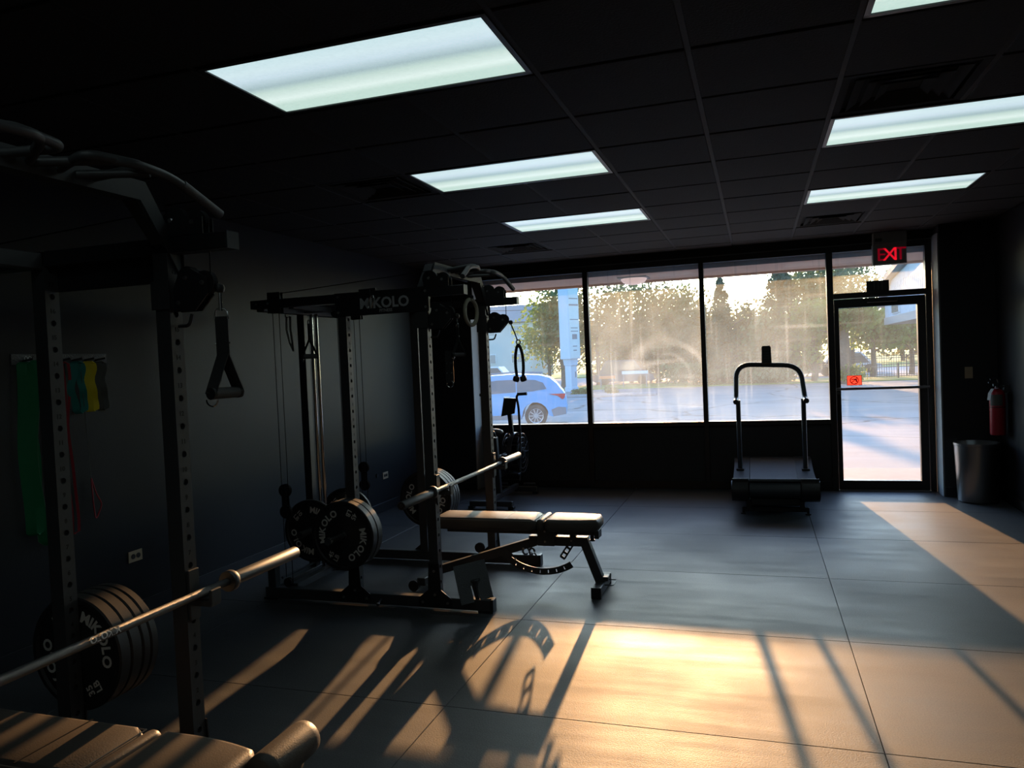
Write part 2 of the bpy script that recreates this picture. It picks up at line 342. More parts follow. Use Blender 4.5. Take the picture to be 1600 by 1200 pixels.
_G = {}
def glyphs(txt, bold, shear):
    k = (txt, bold, shear)
    if k not in _G:
        cu = bpy.data.curves.new('t', 'FONT'); cu.body = txt; cu.size = 1.0; cu.offset = bold; cu.shear = shear; cu.extrude = 0.5; cu.resolution_u = 3
        ob = bpy.data.objects.new('t', cu); COL.objects.link(ob)
        dg = bpy.context.evaluated_depsgraph_get(); me = bpy.data.meshes.new_from_object(ob.evaluated_get(dg))
        vs = [(v.co.x, v.co.y, v.co.z+0.5) for v in me.vertices]; fs = [tuple(p.vertices) for p in me.polygons]
        bpy.data.objects.remove(ob); bpy.data.curves.remove(cu); bpy.data.meshes.remove(me)
        _G[k] = (vs, fs, (min(v[0] for v in vs), max(v[0] for v in vs), min(v[1] for v in vs), max(v[1] for v in vs)))
    return _G[k]

def fillet(pts, rad, seg=5):
    pts = [V(p) for p in pts]; out = [pts[0]]
    for i in range(1, len(pts)-1):
        a, b, c = pts[i-1], pts[i], pts[i+1]; d1 = (a-b); d2 = (c-b); R = min(rad, d1.length*0.49, d2.length*0.49)
        p, q = b + d1.normalized()*R, b + d2.normalized()*R
        for k in range(seg+1):
            t = k/seg; out.append(p*(1-t)**2 + b*(2*t*(1-t)) + q*t*t)
    out.append(pts[-1]); return out

def tag(o, label, cat, group=None):
    o['label'] = label; o['category'] = cat
    if group: o['group'] = group
    return o
def thing(name, loc, label, cat, group=None):
    o = bpy.data.objects.new(name, None); o.empty_display_size = 0.1; COL.objects.link(o); o.location = loc; ORG[o.name] = V(loc)
    return tag(o, label, cat, group)
def struct(name, loc=(0, 0, 0)):
    o = bpy.data.objects.new(name, None); COL.objects.link(o); o.location = loc; o['kind'] = 'structure'; ORG[o.name] = V(loc); return o
def dup(root, loc, label=None, group=None):
    def cp(o, par):
        c = o.copy(); COL.objects.link(c)
        if par: c.parent = par
        for ch in kids.get(o.name, ()): cp(ch, c)
        return c
    kids = {}
    for o in COL.objects:
        if o.parent: kids.setdefault(o.parent.name, []).append(o)
    c = cp(root, None); c.location = loc; ORG[c.name] = V(loc)
    if label: c['label'] = label
    if group: c['group'] = group
    return c
def inst(src, name, loc, parent):
    c = bpy.data.objects.new(name, src.data); COL.objects.link(c); c.parent = parent; c.location = V(loc) - ORG[parent.name]; ORG[c.name] = V(loc)
    return c

# ================================================================== ROOM
XL, XR, YF, YB, ZC = -3.885, 2.25, 8.883, -6.6, 2.743
CX0, CY0, CELL = -2.0473, 3.0513, 0.6096
fl = MB().box((XL-.2, YB-.2, -0.14), (XR+.2, YF+.12, -0.011)).build('floor', 'plenum', kind='structure')
mat_src = MB().box((-0.906, -0.581, -0.010), (0.906, 0.581, 0.0), 0.0015).build('rubber_mat', 'floor', fl, o=(0, 0, 0)); first = True
for i in range(-2, 2):
    for j in range(0, 6):
        x0 = -1.40 + 1.815*i; y0 = 0.78 + 1.165*(j+1) - 1.165
        c = (x0+0.9075, y0+0.5825, 0)
        if i == -2:                                             # cut strip along the left wall
            MB().box((XL, y0+.0015, -0.010), (x0+1.8135, y0+1.1635, 0), 0.0015).build('rubber_mat', 'floor', fl); continue
        if first: mat_src.location = c; first = False
        else: inst(mat_src, 'rubber_mat', c, fl)
    x0 = max(XL, -1.40 + 1.815*i); MB().box((x0+.0015, 7.7715, -0.010), (-1.40+1.815*(i+1)-.0015, YF-.02, 0), 0.0015).build('rubber_mat', 'floor', fl)
MB().box((XL, YB, -0.010), (XR, 0.7785, 0)).build('rubber_mat', 'floor', fl)

wl_ = MB().box((XL-.15, YB-.15, -.1), (XL, YF+.15, ZC+.1)).build('wall_left', 'wall', kind='structure')
MB().box((XR, YB-.15, -.1), (XR+.15, YF+.15, ZC+.1)).build('wall_right', 'wall', kind='structure')
MB().box((XL, YB-.15, -.1), (XR, YB, ZC+.1)).build('wall_back', 'backwall', kind='structure')
wf = MB().box((XL, 8.60, 0), (-3.31, 9.0, ZC)).box((1.765, 8.55, 0), (XR, 9.0, ZC)).box((-3.31, 8.86, 2.66), (1.765, 9.0, ZC+.05)).build('wall_front', 'frontwall', kind='structure')
MB().box((-3.31, 8.605, 0.0), (-3.30, 8.84, 2.66)).build('trim_1', 'jamb', kind='structure')
MB().box((1.753, 8.56, 0.0), (1.765, 8.84, 2.66)).build('trim_2', 'jamb', kind='structure')
MB().box((XL, YB, 0), (XL+.012, 8.588, 0.10), 0.003).build('baseboard_left', 'base', kind='structure')
MB().box((XR-.012, YB, 0), (XR, 8.55, 0.10), 0.003).build('baseboard_right', 'base', kind='structure')
MB().box((1.77, 8.538, 0), (XR-.012, 8.55, 0.10), 0.003).box((XL+.012, 8.588, 0), (-3.31, 8.60, 0.10), 0.003).build('baseboard_front', 'base', kind='structure')

# ceiling: tees and laid-in tiles
ce = MB().box((XL-.1, YB-.1, ZC+.10), (XR+.1, YF+.1, ZC+.2)).build('ceiling', 'plenum', kind='structure')
lights = {}
for j in (-13, -10, -7, -4, -1, 2, 5):  # the three rearmost rows are unseen lamps, added as fill light
    lights[(0, j)] = 1; lights[(4, j)] = 1
VENTS = {(-1, 2): 0, (-1, 7): 1, (4, 1): 2, (4, 7): 3}
occupied = set(VENTS)
for (i, j) in lights: occupied |= {(i, j), (i+1, j)}
tile = None
for j in range(-4, 10):
    for i in range(-4, 8):
        if (i, j) in occupied: continue
        x0, x1 = max(XL, CX0+CELL*i), min(XR, CX0+CELL*(i+1)); y0, y1 = CY0+CELL*j, min(YF-.005, CY0+CELL*(j+1))
        if x1-x0 < 0.06: continue
        g = 0.0105; z0 = ZC-0.004 + random.uniform(-.0012, .0012)
        if x1-x0 > CELL-.001 and y1-y0 > CELL-.001:
            c = ((x0+x1)/2, (y0+y1)/2, z0)
            if tile is None:
                h = CELL/2-g; q = MB(); q.box((-h, -h, 0), (h, h, .016), 0.004); tile = q.build('ceiling_tile', 'tile', ce, o=(0, 0, 0)); tile.location = c
            else: inst(tile, 'ceiling_tile', c, ce)
        else: MB().box((x0+g, y0+g, z0), (x1-g, y1-g, z0+.016), 0.004).build('ceiling_tile', 'tile', ce)
for i in range(-3, 8):                                          # main tees run to the windows, cut where a light spans them
    x = CX0+CELL*i; runs = []; y0 = CY0-4*CELL
    for j in sorted(j for (k, j) in lights if k+1 == i and j >= -4): runs.append((y0, CY0+CELL*j-.002)); y0 = CY0+CELL*(j+1)+.002
    runs.append((y0, YF))
    for a_, b_ in runs: MB().box((x-.012, a_, ZC), (x+.012, b_, ZC+.03)).build('main_tee', 'tee', ce)
for j in range(-3, 10):
    y = CY0+CELL*j
    MB().box((XL, y-.012, ZC+.006), (XR, y+.012, ZC+.03)).build('cross_tee', 'tee', ce)
MB().box((XL, YB, ZC+.06), (XR, CY0-4*CELL-.012, ZC+.09)).build('ceiling_board', 'tile', ce)

lit = None
POS = {(i, j): 'fill troffer added out of frame, %s row behind the camera, %s side' % (q, p) for i, p in ((0, 'left'), (4, 'right')) for j, q in ((-13, 'third'), (-10, 'second'), (-7, 'first'))}
POS |= {(0, -4): 'ceiling troffer light above the camera in the left row, out of frame', (4, -4): 'ceiling troffer light above the camera in the right row, out of frame',
       (0, -1): 'ceiling troffer light nearest the camera, in the left row', (0, 2): 'middle ceiling troffer light of the left row',
       (0, 5): 'ceiling troffer light nearest the windows in the left row', (4, -1): 'ceiling troffer light cut by the top right of the photo',
       (4, 2): 'middle ceiling troffer light of the right row, beside a vent', (4, 5): 'ceiling troffer light nearest the windows in the right row'}
for (i, j) in lights:
    c = V((CX0+CELL*(i+1), CY0+CELL*(j+.5), ZC))
    if lit is None:
        lit = thing('ceiling_light', c, 'glowing white prismatic ' + POS[(i, j)], 'ceiling light', 'fluorescent ceiling lights')
        hx, hy = CELL-.013, CELL/2-.013
        fr = MB()
        for a, b in (((-hx, -hy, -.006), (hx, -hy+.022, .05)), ((-hx, hy-.022, -.006), (hx, hy, .05)), ((-hx, -hy, -.006), (-hx+.022, hy, .05)), ((hx-.022, -hy, -.006), (hx, hy, .05))):
            fr.box(c+V(a), c+V(b))
        fr.build('frame', 'powder_dark', lit)
        MB().box(c+V((-hx+.021, -hy+.021, 0)), c+V((hx-.021, hy-.021, .006))).build('diffuser', 'lens', lit)
        MB().box(c+V((-hx+.004, -hy+.004, .05)), c+V((hx-.004, hy-.004, .058))).build('housing', 'powder_dark', lit)
    else: dup(lit, c, 'glowing white prismatic ' + POS[(i, j)])
VL = ['black square ceiling vent left of the middle left light', 'black square ceiling vent near the wall, farthest at the left',
      'black square ceiling vent beside the middle right light', 'black square ceiling vent between the far right light and the exit']
vent = None
for (i, j), k in VENTS.items():
    c = V((CX0+CELL*(i+.5), CY0+CELL*(j+.5), ZC))
    if vent: dup(vent, c, VL[k]); continue
    vent = thing('ceiling_vent', c, VL[k], 'vent', 'ceiling air vents'); h = CELL/2-.013
    MB().box(c+V((-h, -h, .03)), c+V((h, h, .034))).build('backing', 'plenum', vent)
    for q, s in enumerate((1.0, 0.80, 0.60, 0.40)):
        a = h*s; t = 0.035 if q == 0 else 0.045; p = MB()
        z1, z2 = (0.0, 0.0) if q == 0 else (-0.003, 0.016)
        for sx in range(4):
            R = Matrix.Rotation(sx*PI/2, 4, 'Z')
            P = [R @ V(v) for v in ((-a, -a, z1), (a, -a, z1), (a-t, -a+t, z2+.002), (-a+t, -a+t, z2+.002))]
            A = [p.bm.verts.new(c+v) for v in P]; B = [p.bm.verts.new(c+v+V((0, 0, .004))) for v in P]
            p.bm.faces.new(A); p.bm.faces.new(B[::-1])
            for e in range(4): p.bm.faces.new((A[e], A[(e+1) % 4], B[(e+1) % 4], B[e]))
        p.build('frame' if q == 0 else 'louver', 'vent', vent)

# storefront windows and door
def pane(name, m, x0, x1, z0, z1, parent, y=8.892):
    MB().box((x0, y, z0), (x1, y+.006, z1)).build(name, m, parent)
SILL, HEAD = 0.777, 2.577
WX = [(-3.30, -3.265, -1.95), (-1.95, -1.89, -0.601), (-0.601, -0.548, 0.74)]
for k, (xa, xb, xc) in enumerate(WX):
    w = struct('window_%d' % (k+1), (xa, YF, 0))
    MB().box((xa, 8.845, 0.0), (xb, 8.935, HEAD+.085), 0.002).build('mullion', 'bronze', w)
    MB().box((xb, 8.845, HEAD), (xc, 8.935, HEAD+.085), 0.002).build('head_rail', 'bronze', w)
    MB().box((xb, 8.83, SILL-.05), (xc, 8.935, SILL), 0.002).build('sill_rail', 'bronze', w)
    MB().box((xb, 8.87, 0.09), (xc, 8.91, SILL-.05)).build('sill_panel', 'panel', w)
    MB().box((xb, 8.85, 0.0), (xc, 8.93, 0.09), 0.002).build('bottom_rail', 'bronze', w)
    pane('glass_pane', 'glass%d' % (k+1), xb-.004, xc+.004, SILL-.004, HEAD+.004, w)
MB().box((-3.30, 8.835, 2.640), (1.765, 8.845, 2.652)).build('trim_3', 'rail', kind='structure')
w = struct('window_4', (0.8, YF, 2.1))
MB().box((0.74, 8.845, 0.0), (0.805, 8.935, HEAD+.085), 0.002).build('mullion', 'bronze', w)
MB().box((1.695, 8.845, 0.0), (1.753, 8.935, HEAD+.085), 0.002).build('mullion', 'bronze', w)
MB().box((0.805, 8.845, HEAD), (1.695, 8.935, HEAD+.085), 0.002).build('head_rail', 'bronze', w)
MB().box((0.805, 8.835, 2.075), (1.695, 8.935, 2.133), 0.002).build('transom_bar', 'bronze', w)
pane('glass_pane', 'glass4', 0.801, 1.699, 2.129, HEAD+.004, w)
dr = struct('door_1', (1.25, YF, 0))
d = MB()
MB().box((0.809, 8.855, 0.012), (0.854, 8.925, 2.068), 0.002).build('stile', 'bronze', dr)
MB().box((1.614, 8.855, 0.012), (1.691, 8.925, 2.068), 0.002).build('stile', 'bronze', dr)
MB().box((0.854, 8.855, 1.976), (1.614, 8.925, 2.068), 0.002).build('top_rail', 'bronze', dr)
MB().box((0.854, 8.855, 0.012), (1.614, 8.925, 0.109), 0.002).build('bottom_rail', 'bronze', dr)
pane('glass_pane', 'glass5', 0.85, 1.618, 0.105, 1.98, dr)
pb = MB().tube([(0.80, 8.80, 1.105), (1.70, 8.80, 1.105)], 0.014, 10)
pb.box((0.82, 8.80, 1.09), (0.845, 8.856, 1.12)).box((1.645, 8.80, 1.09), (1.67, 8.856, 1.12)); pb.build('push_bar', 'rail', dr, smooth=40)
MB().box((1.13, 8.79, 2.015), (1.42, 8.852, 2.06), 0.004).build('door_closer', 'bronze', dr)
MB().beam((1.38, 8.81, 2.085), (1.16, 8.80, 2.085), 0.02, 0.006).build('closer_arm', 'rail', dr)
MB().cyl((0.832, 8.84, 1.06), (0.832, 8.856, 1.06), 0.016).build('lock_cylinder', 'steel', dr, smooth=40)
MB().box((0.80, 8.80, 0.0), (1.70, 8.95, 0.012), 0.003).build('trim_4', 'rail', kind='structure')

# sticker on the door, number plate on the transom
st = thing('door_sticker', (0.99, 8.891, 1.19), 'small red prohibition sticker with crossed-out pistol on door glass', 'sticker')
MB().box((0.917, 8.8895, 1.138), (1.068, 8.8905, 1.1435)).box((0.917, 8.8895, 1.2405), (1.068, 8.8905, 1.246)).box((0.917, 8.8895, 1.1435), (0.9225, 8.8905, 1.2405)).box((1.0625, 8.8895, 1.1435), (1.068, 8.8905, 1.2405)).build('sticker_border', 'stick_edge', st)
MB().prism([(0.9225, 1.1435), (1.0625, 1.1435), (1.0625, 1.2405), (0.9225, 1.2405)], (0, 8.8900, 0), (1, 0, 0), (0, 0, 1), (0, .0004, 0)).build('sticker_face', 'stick_red', st)
g = MB(); c = V((0.992, 8.889, 1.192))
g.tube([c+V((0.040*math.cos(t), 0, 0.040*math.sin(t))) for t in [2*PI*k/28 for k in range(28)]], 0.0045, 6, closed=True, flat=0.2, up0=(1, 0, 0))
g.beam(c+V((-.029, 0, -.028)), c+V((.029, 0, .028)), 0.0012, 0.008, up=(1, 0, -1))
g.prism([(-.028, .006), (.026, .006), (.026, .016), (-.028, .016)], c, (1, 0, 0), (0, 0, 1), (0, -.0006, 0))
g.prism([(.010, .006), (.026, .006), (.030, -.020), (.018, -.020)], c, (1, 0, 0), (0, 0, 1), (0, -.0006, 0))
g.build('prohibition_mark', 'stick_dark', st)
pl = thing('transom_plate', (1.245, 8.889, 2.19), 'small dark number plate seen from behind on transom glass', 'plate')
MB().box((1.137, 8.886, 2.136), (1.357, 8.8915, 2.25)).build('plate_back', 'plastic', pl)
g = MB()
for x, wd in ((1.208, .012), (1.248, .010), (1.285, .014)): g.box((x, 8.8845, 2.15), (x+wd, 8.8865, 2.238))
g.build('numeral_strip', 'b_grey', pl)

# exit sign
ex = thing('exit_sign', (1.35, 8.78, ZC), 'grey exit sign with lit red letters above the glass door', 'sign')
MB().box((1.19, 8.745, 2.40), (1.51, 8.835, 2.615), 0.004).build('housing', 'sign', ex)
MB().box((1.195, 8.735, 2.615), (1.512, 8.835, ZC-.006), 0.004).build('mounting_canopy', 'sign', ex)
MT['exit_dim'] = mat('exit_letter_dim', (0.25, 0.01, 0.02), 0.4, emis=((0.50, 0.0, 0.02), 0.28))
MT['exit_lit'] = mat('exit_letter_lit', (0.5, 0.01, 0.02), 0.4, emis=((1.0, 0.01, 0.03), 0.70))
for ch, x, m in (('E', 1.275, 'exit_dim'), ('X', 1.350, 'exit_lit'), ('I', 1.405, 'exit_lit'), ('T', 1.452, 'exit_dim')):
    MB().text(ch, (x, 8.7445, 2.505), (1, 0, 0), (0, 0, 1), 0.185, depth=0.002, bold=0.005).build('letter', m, ex)
MB().box((1.213, 8.7335, 2.64), (1.28, 8.7355, 2.675)).build('test_panel', 'b_grey', ex)

# switch plate, outlets, extinguisher, bin
sw = thing('switch_plate', (2.0, 8.549, 1.25), 'ivory light switch plate on dark wall right of the door', 'switch')
MB().box((1.965, 8.544, 1.19), (2.035, 8.55, 1.305), 0.002).build('plate', 'ivory', sw)
MB().box((1.993, 8.536, 1.235), (2.007, 8.545, 1.26), 0.001).build('toggle', 'ivory', sw)
def outlet(y, z, label):
    t = thing('wall_outlet', (XL+.001, y, z), label, 'outlet', 'wall outlets')
    MB().box((XL, y-.057, z-.036), (XL+.006, y+.057, z+.036), 0.002).build('plate', 'ivory', t)
    for s in (-.021, .021):
        MB().cyl((XL+.004, y+s, z), (XL+.009, y+s, z), 0.0165).build('socket', 'slot', t)
outlet(3.857, 0.40, 'tan double socket on left wall behind the near rack')
outlet(7.33, 0.38, 'tan double socket on left wall beyond the far rack')
cp = thing('cable_jack', (XL, 7.14, 0.405), 'small dark round jack on left wall beside the far socket', 'jack')
MB().cyl((XL, 7.14, 0.405), (XL+.012, 7.14, 0.405), 0.022).build('jack_body', 'plastic', cp, smooth=40)

fe = thing('fire_extinguisher', (2.155, 8.22, 0.64), 'red fire extinguisher with white tag hung on right wall', 'extinguisher')
ec = V((2.155, 8.22, 0)); z0 = 0.66
MB().lathe([(0, z0), (.062, z0), (.066, z0+.012), (.066, z0+.375), (.060, z0+.405), (.040, z0+.428), (.020, z0+.436), (.020, z0+.45), (0, z0+.45)], ec, n=28).build('cylinder', 'red', fe, smooth=40)
MB().lathe([(.0668, z0+.262), (.0668, z0+.268)], ec, n=28).build('band_line', 'slot', fe)
a = []
q = MB()
for k in range(9):
    t = math.radians(-160 + 95*k/8); a.append((math.cos(t), math.sin(t)))
for k in range(8):
    for (zz0, zz1) in ((z0+.28, z0+.385),):
        P = [ec+V((a[k][0]*.0672, a[k][1]*.0672, zz0)), ec+V((a[k+1][0]*.0672, a[k+1][1]*.0672, zz0)), ec+V((a[k+1][0]*.0672, a[k+1][1]*.0672, zz1)), ec+V((a[k][0]*.0672, a[k][1]*.0672, zz1))]
        q.bm.faces.new([q.bm.verts.new(p) for p in P])
q.build('instruction_label', 'b_grey', fe)
MB().cyl(ec+V((0, 0, z0+.445)), ec+V((0, 0, z0+.49)), .016).cyl(ec+V((-.035, -.01, z0+.475)), ec+V((.02, 0, z0+.475)), .012).build('valve', 'steel', fe, smooth=40)
MB().tube(fillet([ec+V((.02, 0, z0+.47)), ec+V((-.02, -.01, z0+.50)), ec+V((-.075, -.02, z0+.50))], .02), .007, 8).build('carry_handle', 'steel', fe, smooth=40)
MB().tube(fillet([ec+V((.015, 0, z0+.49)), ec+V((0, -.01, z0+.545)), ec+V((-.06, -.02, z0+.53))], .02), .008, 8).build('squeeze_lever', 'steel', fe, smooth=40)
MB().strip([ec+V((0, -.02, z0+.445)), ec+V((-.05, -.05, z0+.44)), ec+V((-.078, -.066, z0+.40)), ec+V((-.088, -.07, z0+.335))], V((.018, -.030, 0)), .001).build('inspection_tag', 'tag', fe)
MB().box((2.21, 8.19, z0+.40), (XR, 8.25, z0+.47)).box((2.15, 8.21, z0+.452), (2.215, 8.23, z0+.462)).build('wall_bracket', 'steel', fe)

tb = thing('trash_bin', (2.02, 8.335, 0), 'stainless steel open waste bin in corner under the extinguisher', 'bin')
tc_ = V((2.0, 8.32, 0))
MB().lathe([(0, .012), (.168, .012), (.172, .03), (.196, .555), (.196, .57), (.189, .57), (.165, .03), (0, .03)], tc_, n=48).build('bin_body', 'stainless', tb, smooth=40)
MB().lathe([(.197, .553), (.200, .556), (.200, .577), (.186, .577), (.186, .553)], tc_, n=48, close=True).build('rim', 'stainless', tb, smooth=40)
MB().lathe([(0, 0), (.172, 0), (.172, .014), (0, .014)], tc_, n=32).build('base_ring', 'plastic', tb, smooth=40)

# ================================================================== RACKS (local origin = centre of the four posts' footprint on Y)
XC, XB = -1.988, -2.56
HOLE = 0.0115
def perforated_post(mb, xc, y0, y1, z0, z1, w=0.062):
    x0, x1 = xc-w/2, xc+w/2; bm = mb.bm; ym = (y0+y1)/2
    zs = [0.074+0.1*k for k in range(1, 21) if z0+.06 < 0.074+0.1*k < z1-.02]
    for x, sg in ((x0, -1), (x1, 1)):
        cuts = [z0] + [z-.03 for z in zs] + [z1]
        prev = z0
        for z in zs:
            lo, hi = z-.03, z+.03
            bm.faces.new([bm.verts.new(p) for p in ((x, y0, prev), (x, y1, prev), (x, y1, lo), (x, y0, lo))])
            n = 16; sq = []; ci = []; cin = []
            for k in range(n):
                t = 2*PI*k/n + PI/4; c, s = math.cos(t), math.sin(t); m = max(abs(c), abs(s))
                sq.append(bm.verts.new((x, ym + c/m*(y1-y0)/2, z + s/m*.03))); ci.append(bm.verts.new((x, ym + c*HOLE, z + s*HOLE)))
                cin.append(bm.verts.new((x - sg*.012, ym + c*HOLE, z + s*HOLE)))
            for k in range(n):
                k2 = (k+1) % n
                bm.faces.new((sq[k], sq[k2], ci[k2], ci[k])); bm.faces.new((ci[k], ci[k2], cin[k2], cin[k]))
            bm.faces.new(cin)
            prev = hi
        bm.faces.new([bm.verts.new(p) for p in ((x, y0, prev), (x, y1, prev), (x, y1, z1), (x, y0, z1))])
    for P in (((x0, y0, z0), (x1, y0, z0), (x1, y0, z1), (x0, y0, z1)), ((x0, y1, z0), (x1, y1, z0), (x1, y1, z1), (x0, y1, z1)),
              ((x0, y0, z1), (x1, y0, z1), (x1, y1, z1), (x0, y1, z1)), ((x0, y0, z0), (x1, y0, z0), (x1, y1, z0), (x0, y1, z0))):
        bm.faces.new([bm.verts.new(p) for p in P])
    bmesh.ops.remove_doubles(bm, verts=bm.verts, dist=1e-5)

def bolts(mb, pts, axis, r=.009):
    for p in pts: mb.cyl(V(p), V(p)+V(axis)*.007, r, r*.8, 8)

def pulley(mb, c, axis, r=.045, w=.022):
    mb.lathe([(.0, -w/2), (r, -w/2), (r*.82, 0), (r, w/2), (.0, w/2)], c, axis, 24)

def pulleys(name, specs, parent, m='plastic'):
    for c, r in specs: q = MB(); pulley(q, c, (0, 1, 0), r); q.build(name, m, parent, smooth=40)

def make_rack(YC, label):
    t = thing('power_rack', (-2.3, YC, 0), label, 'rack', 'black power racks')
    yn, yf = YC-.57, YC+.51                                   # near / far side tubes start here (0.06 deep)
    sides = ((yn, -1), (yf, 1))
    for y0, sg in sides:
        y1 = y0+.06; yo = y0 if sg < 0 else y1                # outer face
        MB().box((-3.26, y0, .012), (-1.615, y1, .082), .004).build('base_rail', 'powder', t)
        MB().box((-1.62, y0-.003, .008), (-1.600, y1+.003, .085), .003).box((-1.70, y0-.004, 0), (-1.602, y1+.004, .013)).build('foot_cap', 'plastic', t)
        MB().box((-3.27, y0-.003, 0), (-3.17, y1+.003, .013)).build('foot_pad', 'plastic', t)
        for xc in (XC, XB):
            q = MB(); perforated_post(q, xc, y0, y1, .082, 2.04); p = q.build('upright', 'powder', t)
            g = MB()
            for n in range(2, 18): g.text(str(n), (xc+.0314, (y0+y1)/2, .22+.1*n), (0, 1, 0), (0, 0, 1), .024, depth=.0004)
            g.build('hole_numbers', 'num', p)
            gs = MB()                                         # flared gusset at the foot of the post
            for yy in ((y0-.006, y0-.0005) if sg < 0 else (y1+.0005, y1+.006),):
                gs.prism([(-.115, .02), (.115, .02), (.115, .075), (.045, .13), (.036, .30), (-.036, .30), (-.045, .13), (-.115, .075)], (xc, yy[0], 0), (1, 0, 0), (0, 0, 1), (0, yy[1]-yy[0], 0))
            gp = gs.build('gusset', 'powder_dark', t)
            b = MB(); ya = y0-.006 if sg < 0 else y1+.006
            bolts(b, [(xc-.085, ya, .05), (xc+.085, ya, .05), (xc, ya, .10), (xc, ya, .25)], (0, sg, 0)); b.build('bolt_set', 'bolt', gp, smooth=40)
        MB().box((-3.26, y0, 1.985), (-1.705, y1, 2.042), .003).build('top_beam', 'powder_dark', t)
        MB().box((-1.706, y0-.001, 1.984), (-1.700, y1+.001, 2.043)).build('end_cap', 'deck', t)
        np_ = MB().box((XB-.045, yo+sg*.0005 if sg > 0 else yo-.006, 1.893), (XC+.05, yo+.006 if sg > 0 else yo-.0005, 2.046), .002).build('name_plate', 'powder_dark', t)
        u = (1, 0, 0) if sg < 0 else (-1, 0, 0)
        MB().text('MIKOLO', (-2.245, yo+sg*.0065, 1.968), u, (0, 0, 1), .092, bold=.03, shear=0.0).text('FITNESS', (-2.235, yo+sg*.0065, 1.917), u, (0, 0, 1), .026, bold=.02).build('lettering', 'grey_print', np_)
        b = MB(); ya = yo + sg*.006
        bolts(b, [(XB-.02, ya, 2.02), (XB-.02, ya, 1.92), (XC+.03, ya, 2.02), (XC+.03, ya, 1.92)], (0, sg, 0)); b.build('bolt_set', 'bolt', np_, smooth=40)
        b = MB(); bolts(b, [(XB-.06, y0+.03, 2.041), (XB, y0+.03, 2.041), (XC+.0, y0+.03, 2.041)], (0, 0, 1), .012); bolts(b, [(-3.21, y0-.0005, 2.015), (-3.12, y0-.0005, 2.015)], (0, -1, 0)); b.build('bolt_set', 'bolt', t, smooth=40)
        # rear cable column: short post, floating pulley, cables
        yc = y0+.03
        MB().box((-3.235, y0+.002, .082), (-3.175, y1-.002, .255), .003).build('rear_stub', 'powder', t)
        MB().tube([(-3.105, yc, .15), (-3.105, yc, 2.0)], .0028, 6).tube([(-3.055, yc, .10), (-3.055, yc, 2.0)], .0028, 6).build('cable', 'cable', t)
        pulleys('floating_pulley', (((-3.08, yc, .745), .045), ((-3.08, yc, .60), .045)), t)
        MB().box((-3.10, yc-.018, .575), (-3.06, yc-.014, .77), .002).box((-3.10, yc+.014, .575), (-3.06, yc+.018, .77), .002).build('pulley_bracket', 'powder_dark', t)
        pulleys('guide_pulley', (((-3.09, yc, .115), .032), ((-3.08, yc, 2.045), .042)), t)
        q = MB(); q.box((-3.13, yc-.02, 1.95), (-3.03, yc-.016, 2.09)).box((-3.13, yc+.016, 1.95), (-3.03, yc+.02, 2.09)); q.build('pulley_bracket', 'powder_dark', t)
        # front top pulley and the line running back to the rear
        pulleys('top_pulley', (((-1.935, yc, 2.098), .050), ((-1.845, yc, 2.085), .046)), t)
        q = MB(); bolts(q, [(-1.935, yc-.026, 2.098), (-1.845, yc-.026, 2.085)], (0, -1, 0), .010); q.build('bolt_set', 'bolt', t, smooth=40)
        MB().box((-1.97, yc-.03, 2.042), (-1.80, yc-.026, 2.10)).box((-1.97, yc+.022, 2.042), (-1.80, yc+.026, 2.10)).build('pulley_bracket', 'powder_dark', t)
        MB().tube([(-3.05, yc, 2.08), (-1.93, yc, 2.147)], .0028, 6).tube([(-1.80, yc, 2.085), (-1.80, yc, 1.90)], .0028, 6).build('cable', 'cable', t)
        # sliding carriage on the front post
        q = MB(); zc = 1.84
        for a, b in (((XC-.040, y0-.009, zc-.05), (XC-.034, y1+.009, zc+.05)), ((XC+.034, y0-.009, zc-.05), (XC+.040, y1+.009, zc+.075)),
                     ((XC-.040, y0-.009, zc-.05), (XC+.040, y0-.003, zc+.05)), ((XC-.040, y1+.003, zc-.05), (XC+.040, y1+.009, zc+.05))): q.box(a, b)
        q.build('carriage_sleeve', 'powder', t)
        MB().prism([(.04, -.06), (.13, -.06), (.185, -.005), (.185, .05), (.115, .09), (.06, .06), (.04, .02)], (XC, yc-.020, zc), (1, 0, 0), (0, 0, 1), (0, .006, 0)).prism([(.04, -.06), (.13, -.06), (.185, -.005), (.185, .05), (.115, .09), (.06, .06), (.04, .02)], (XC, yc+.014, zc), (1, 0, 0), (0, 0, 1), (0, .006, 0)).build('swivel_arm', 'powder_dark', t)
        pulleys('swivel_pulley', (((XC+.095, yc, zc+.055), .043), ((XC+.165, yc, zc+.035), .043)), t)
        q = MB(); bolts(q, [(XC+.095, yc-.020, zc+.055), (XC+.165, yc-.020, zc+.035), (XC+.06, yc-.020, zc-.03)], (0, -1, 0)); q.build('bolt_set', 'bolt', t, smooth=40)
        MB().tube(fillet([(XC+.04, yc, zc-.11), (XC+.085, yc, zc-.11), (XC+.10, yc, zc-.07)], .015), .006, 8).build('pull_pin', 'steel', t, smooth=40)
        MB().lathe([(0, -.018), (.014, -.012), (.018, 0), (.014, .012), (0, .018)], (XC+.222, yc, zc+.012), (0, 0, 1), 12).build('cable_stopper', 'plastic', t, smooth=40)
        # J-cup holding the bar
        j = MB().box((XC+.034, y0+.004, .68), (XC+.044, y1-.004, .86), .002).box((XC+.034, y0+.004, .735), (XC+.135, y1-.004, .757), .003).box((XC+.125, y0+.004, .74), (XC+.137, y1-.004, .795), .003).build('j_cup', 'powder', t)
        MB().box((XC+.046, y0+.006, .757), (XC+.122, y1-.006, .766), .002).build('liner', 'plastic', j)
        # plate peg on the middle post, pointing out
        pz = .49
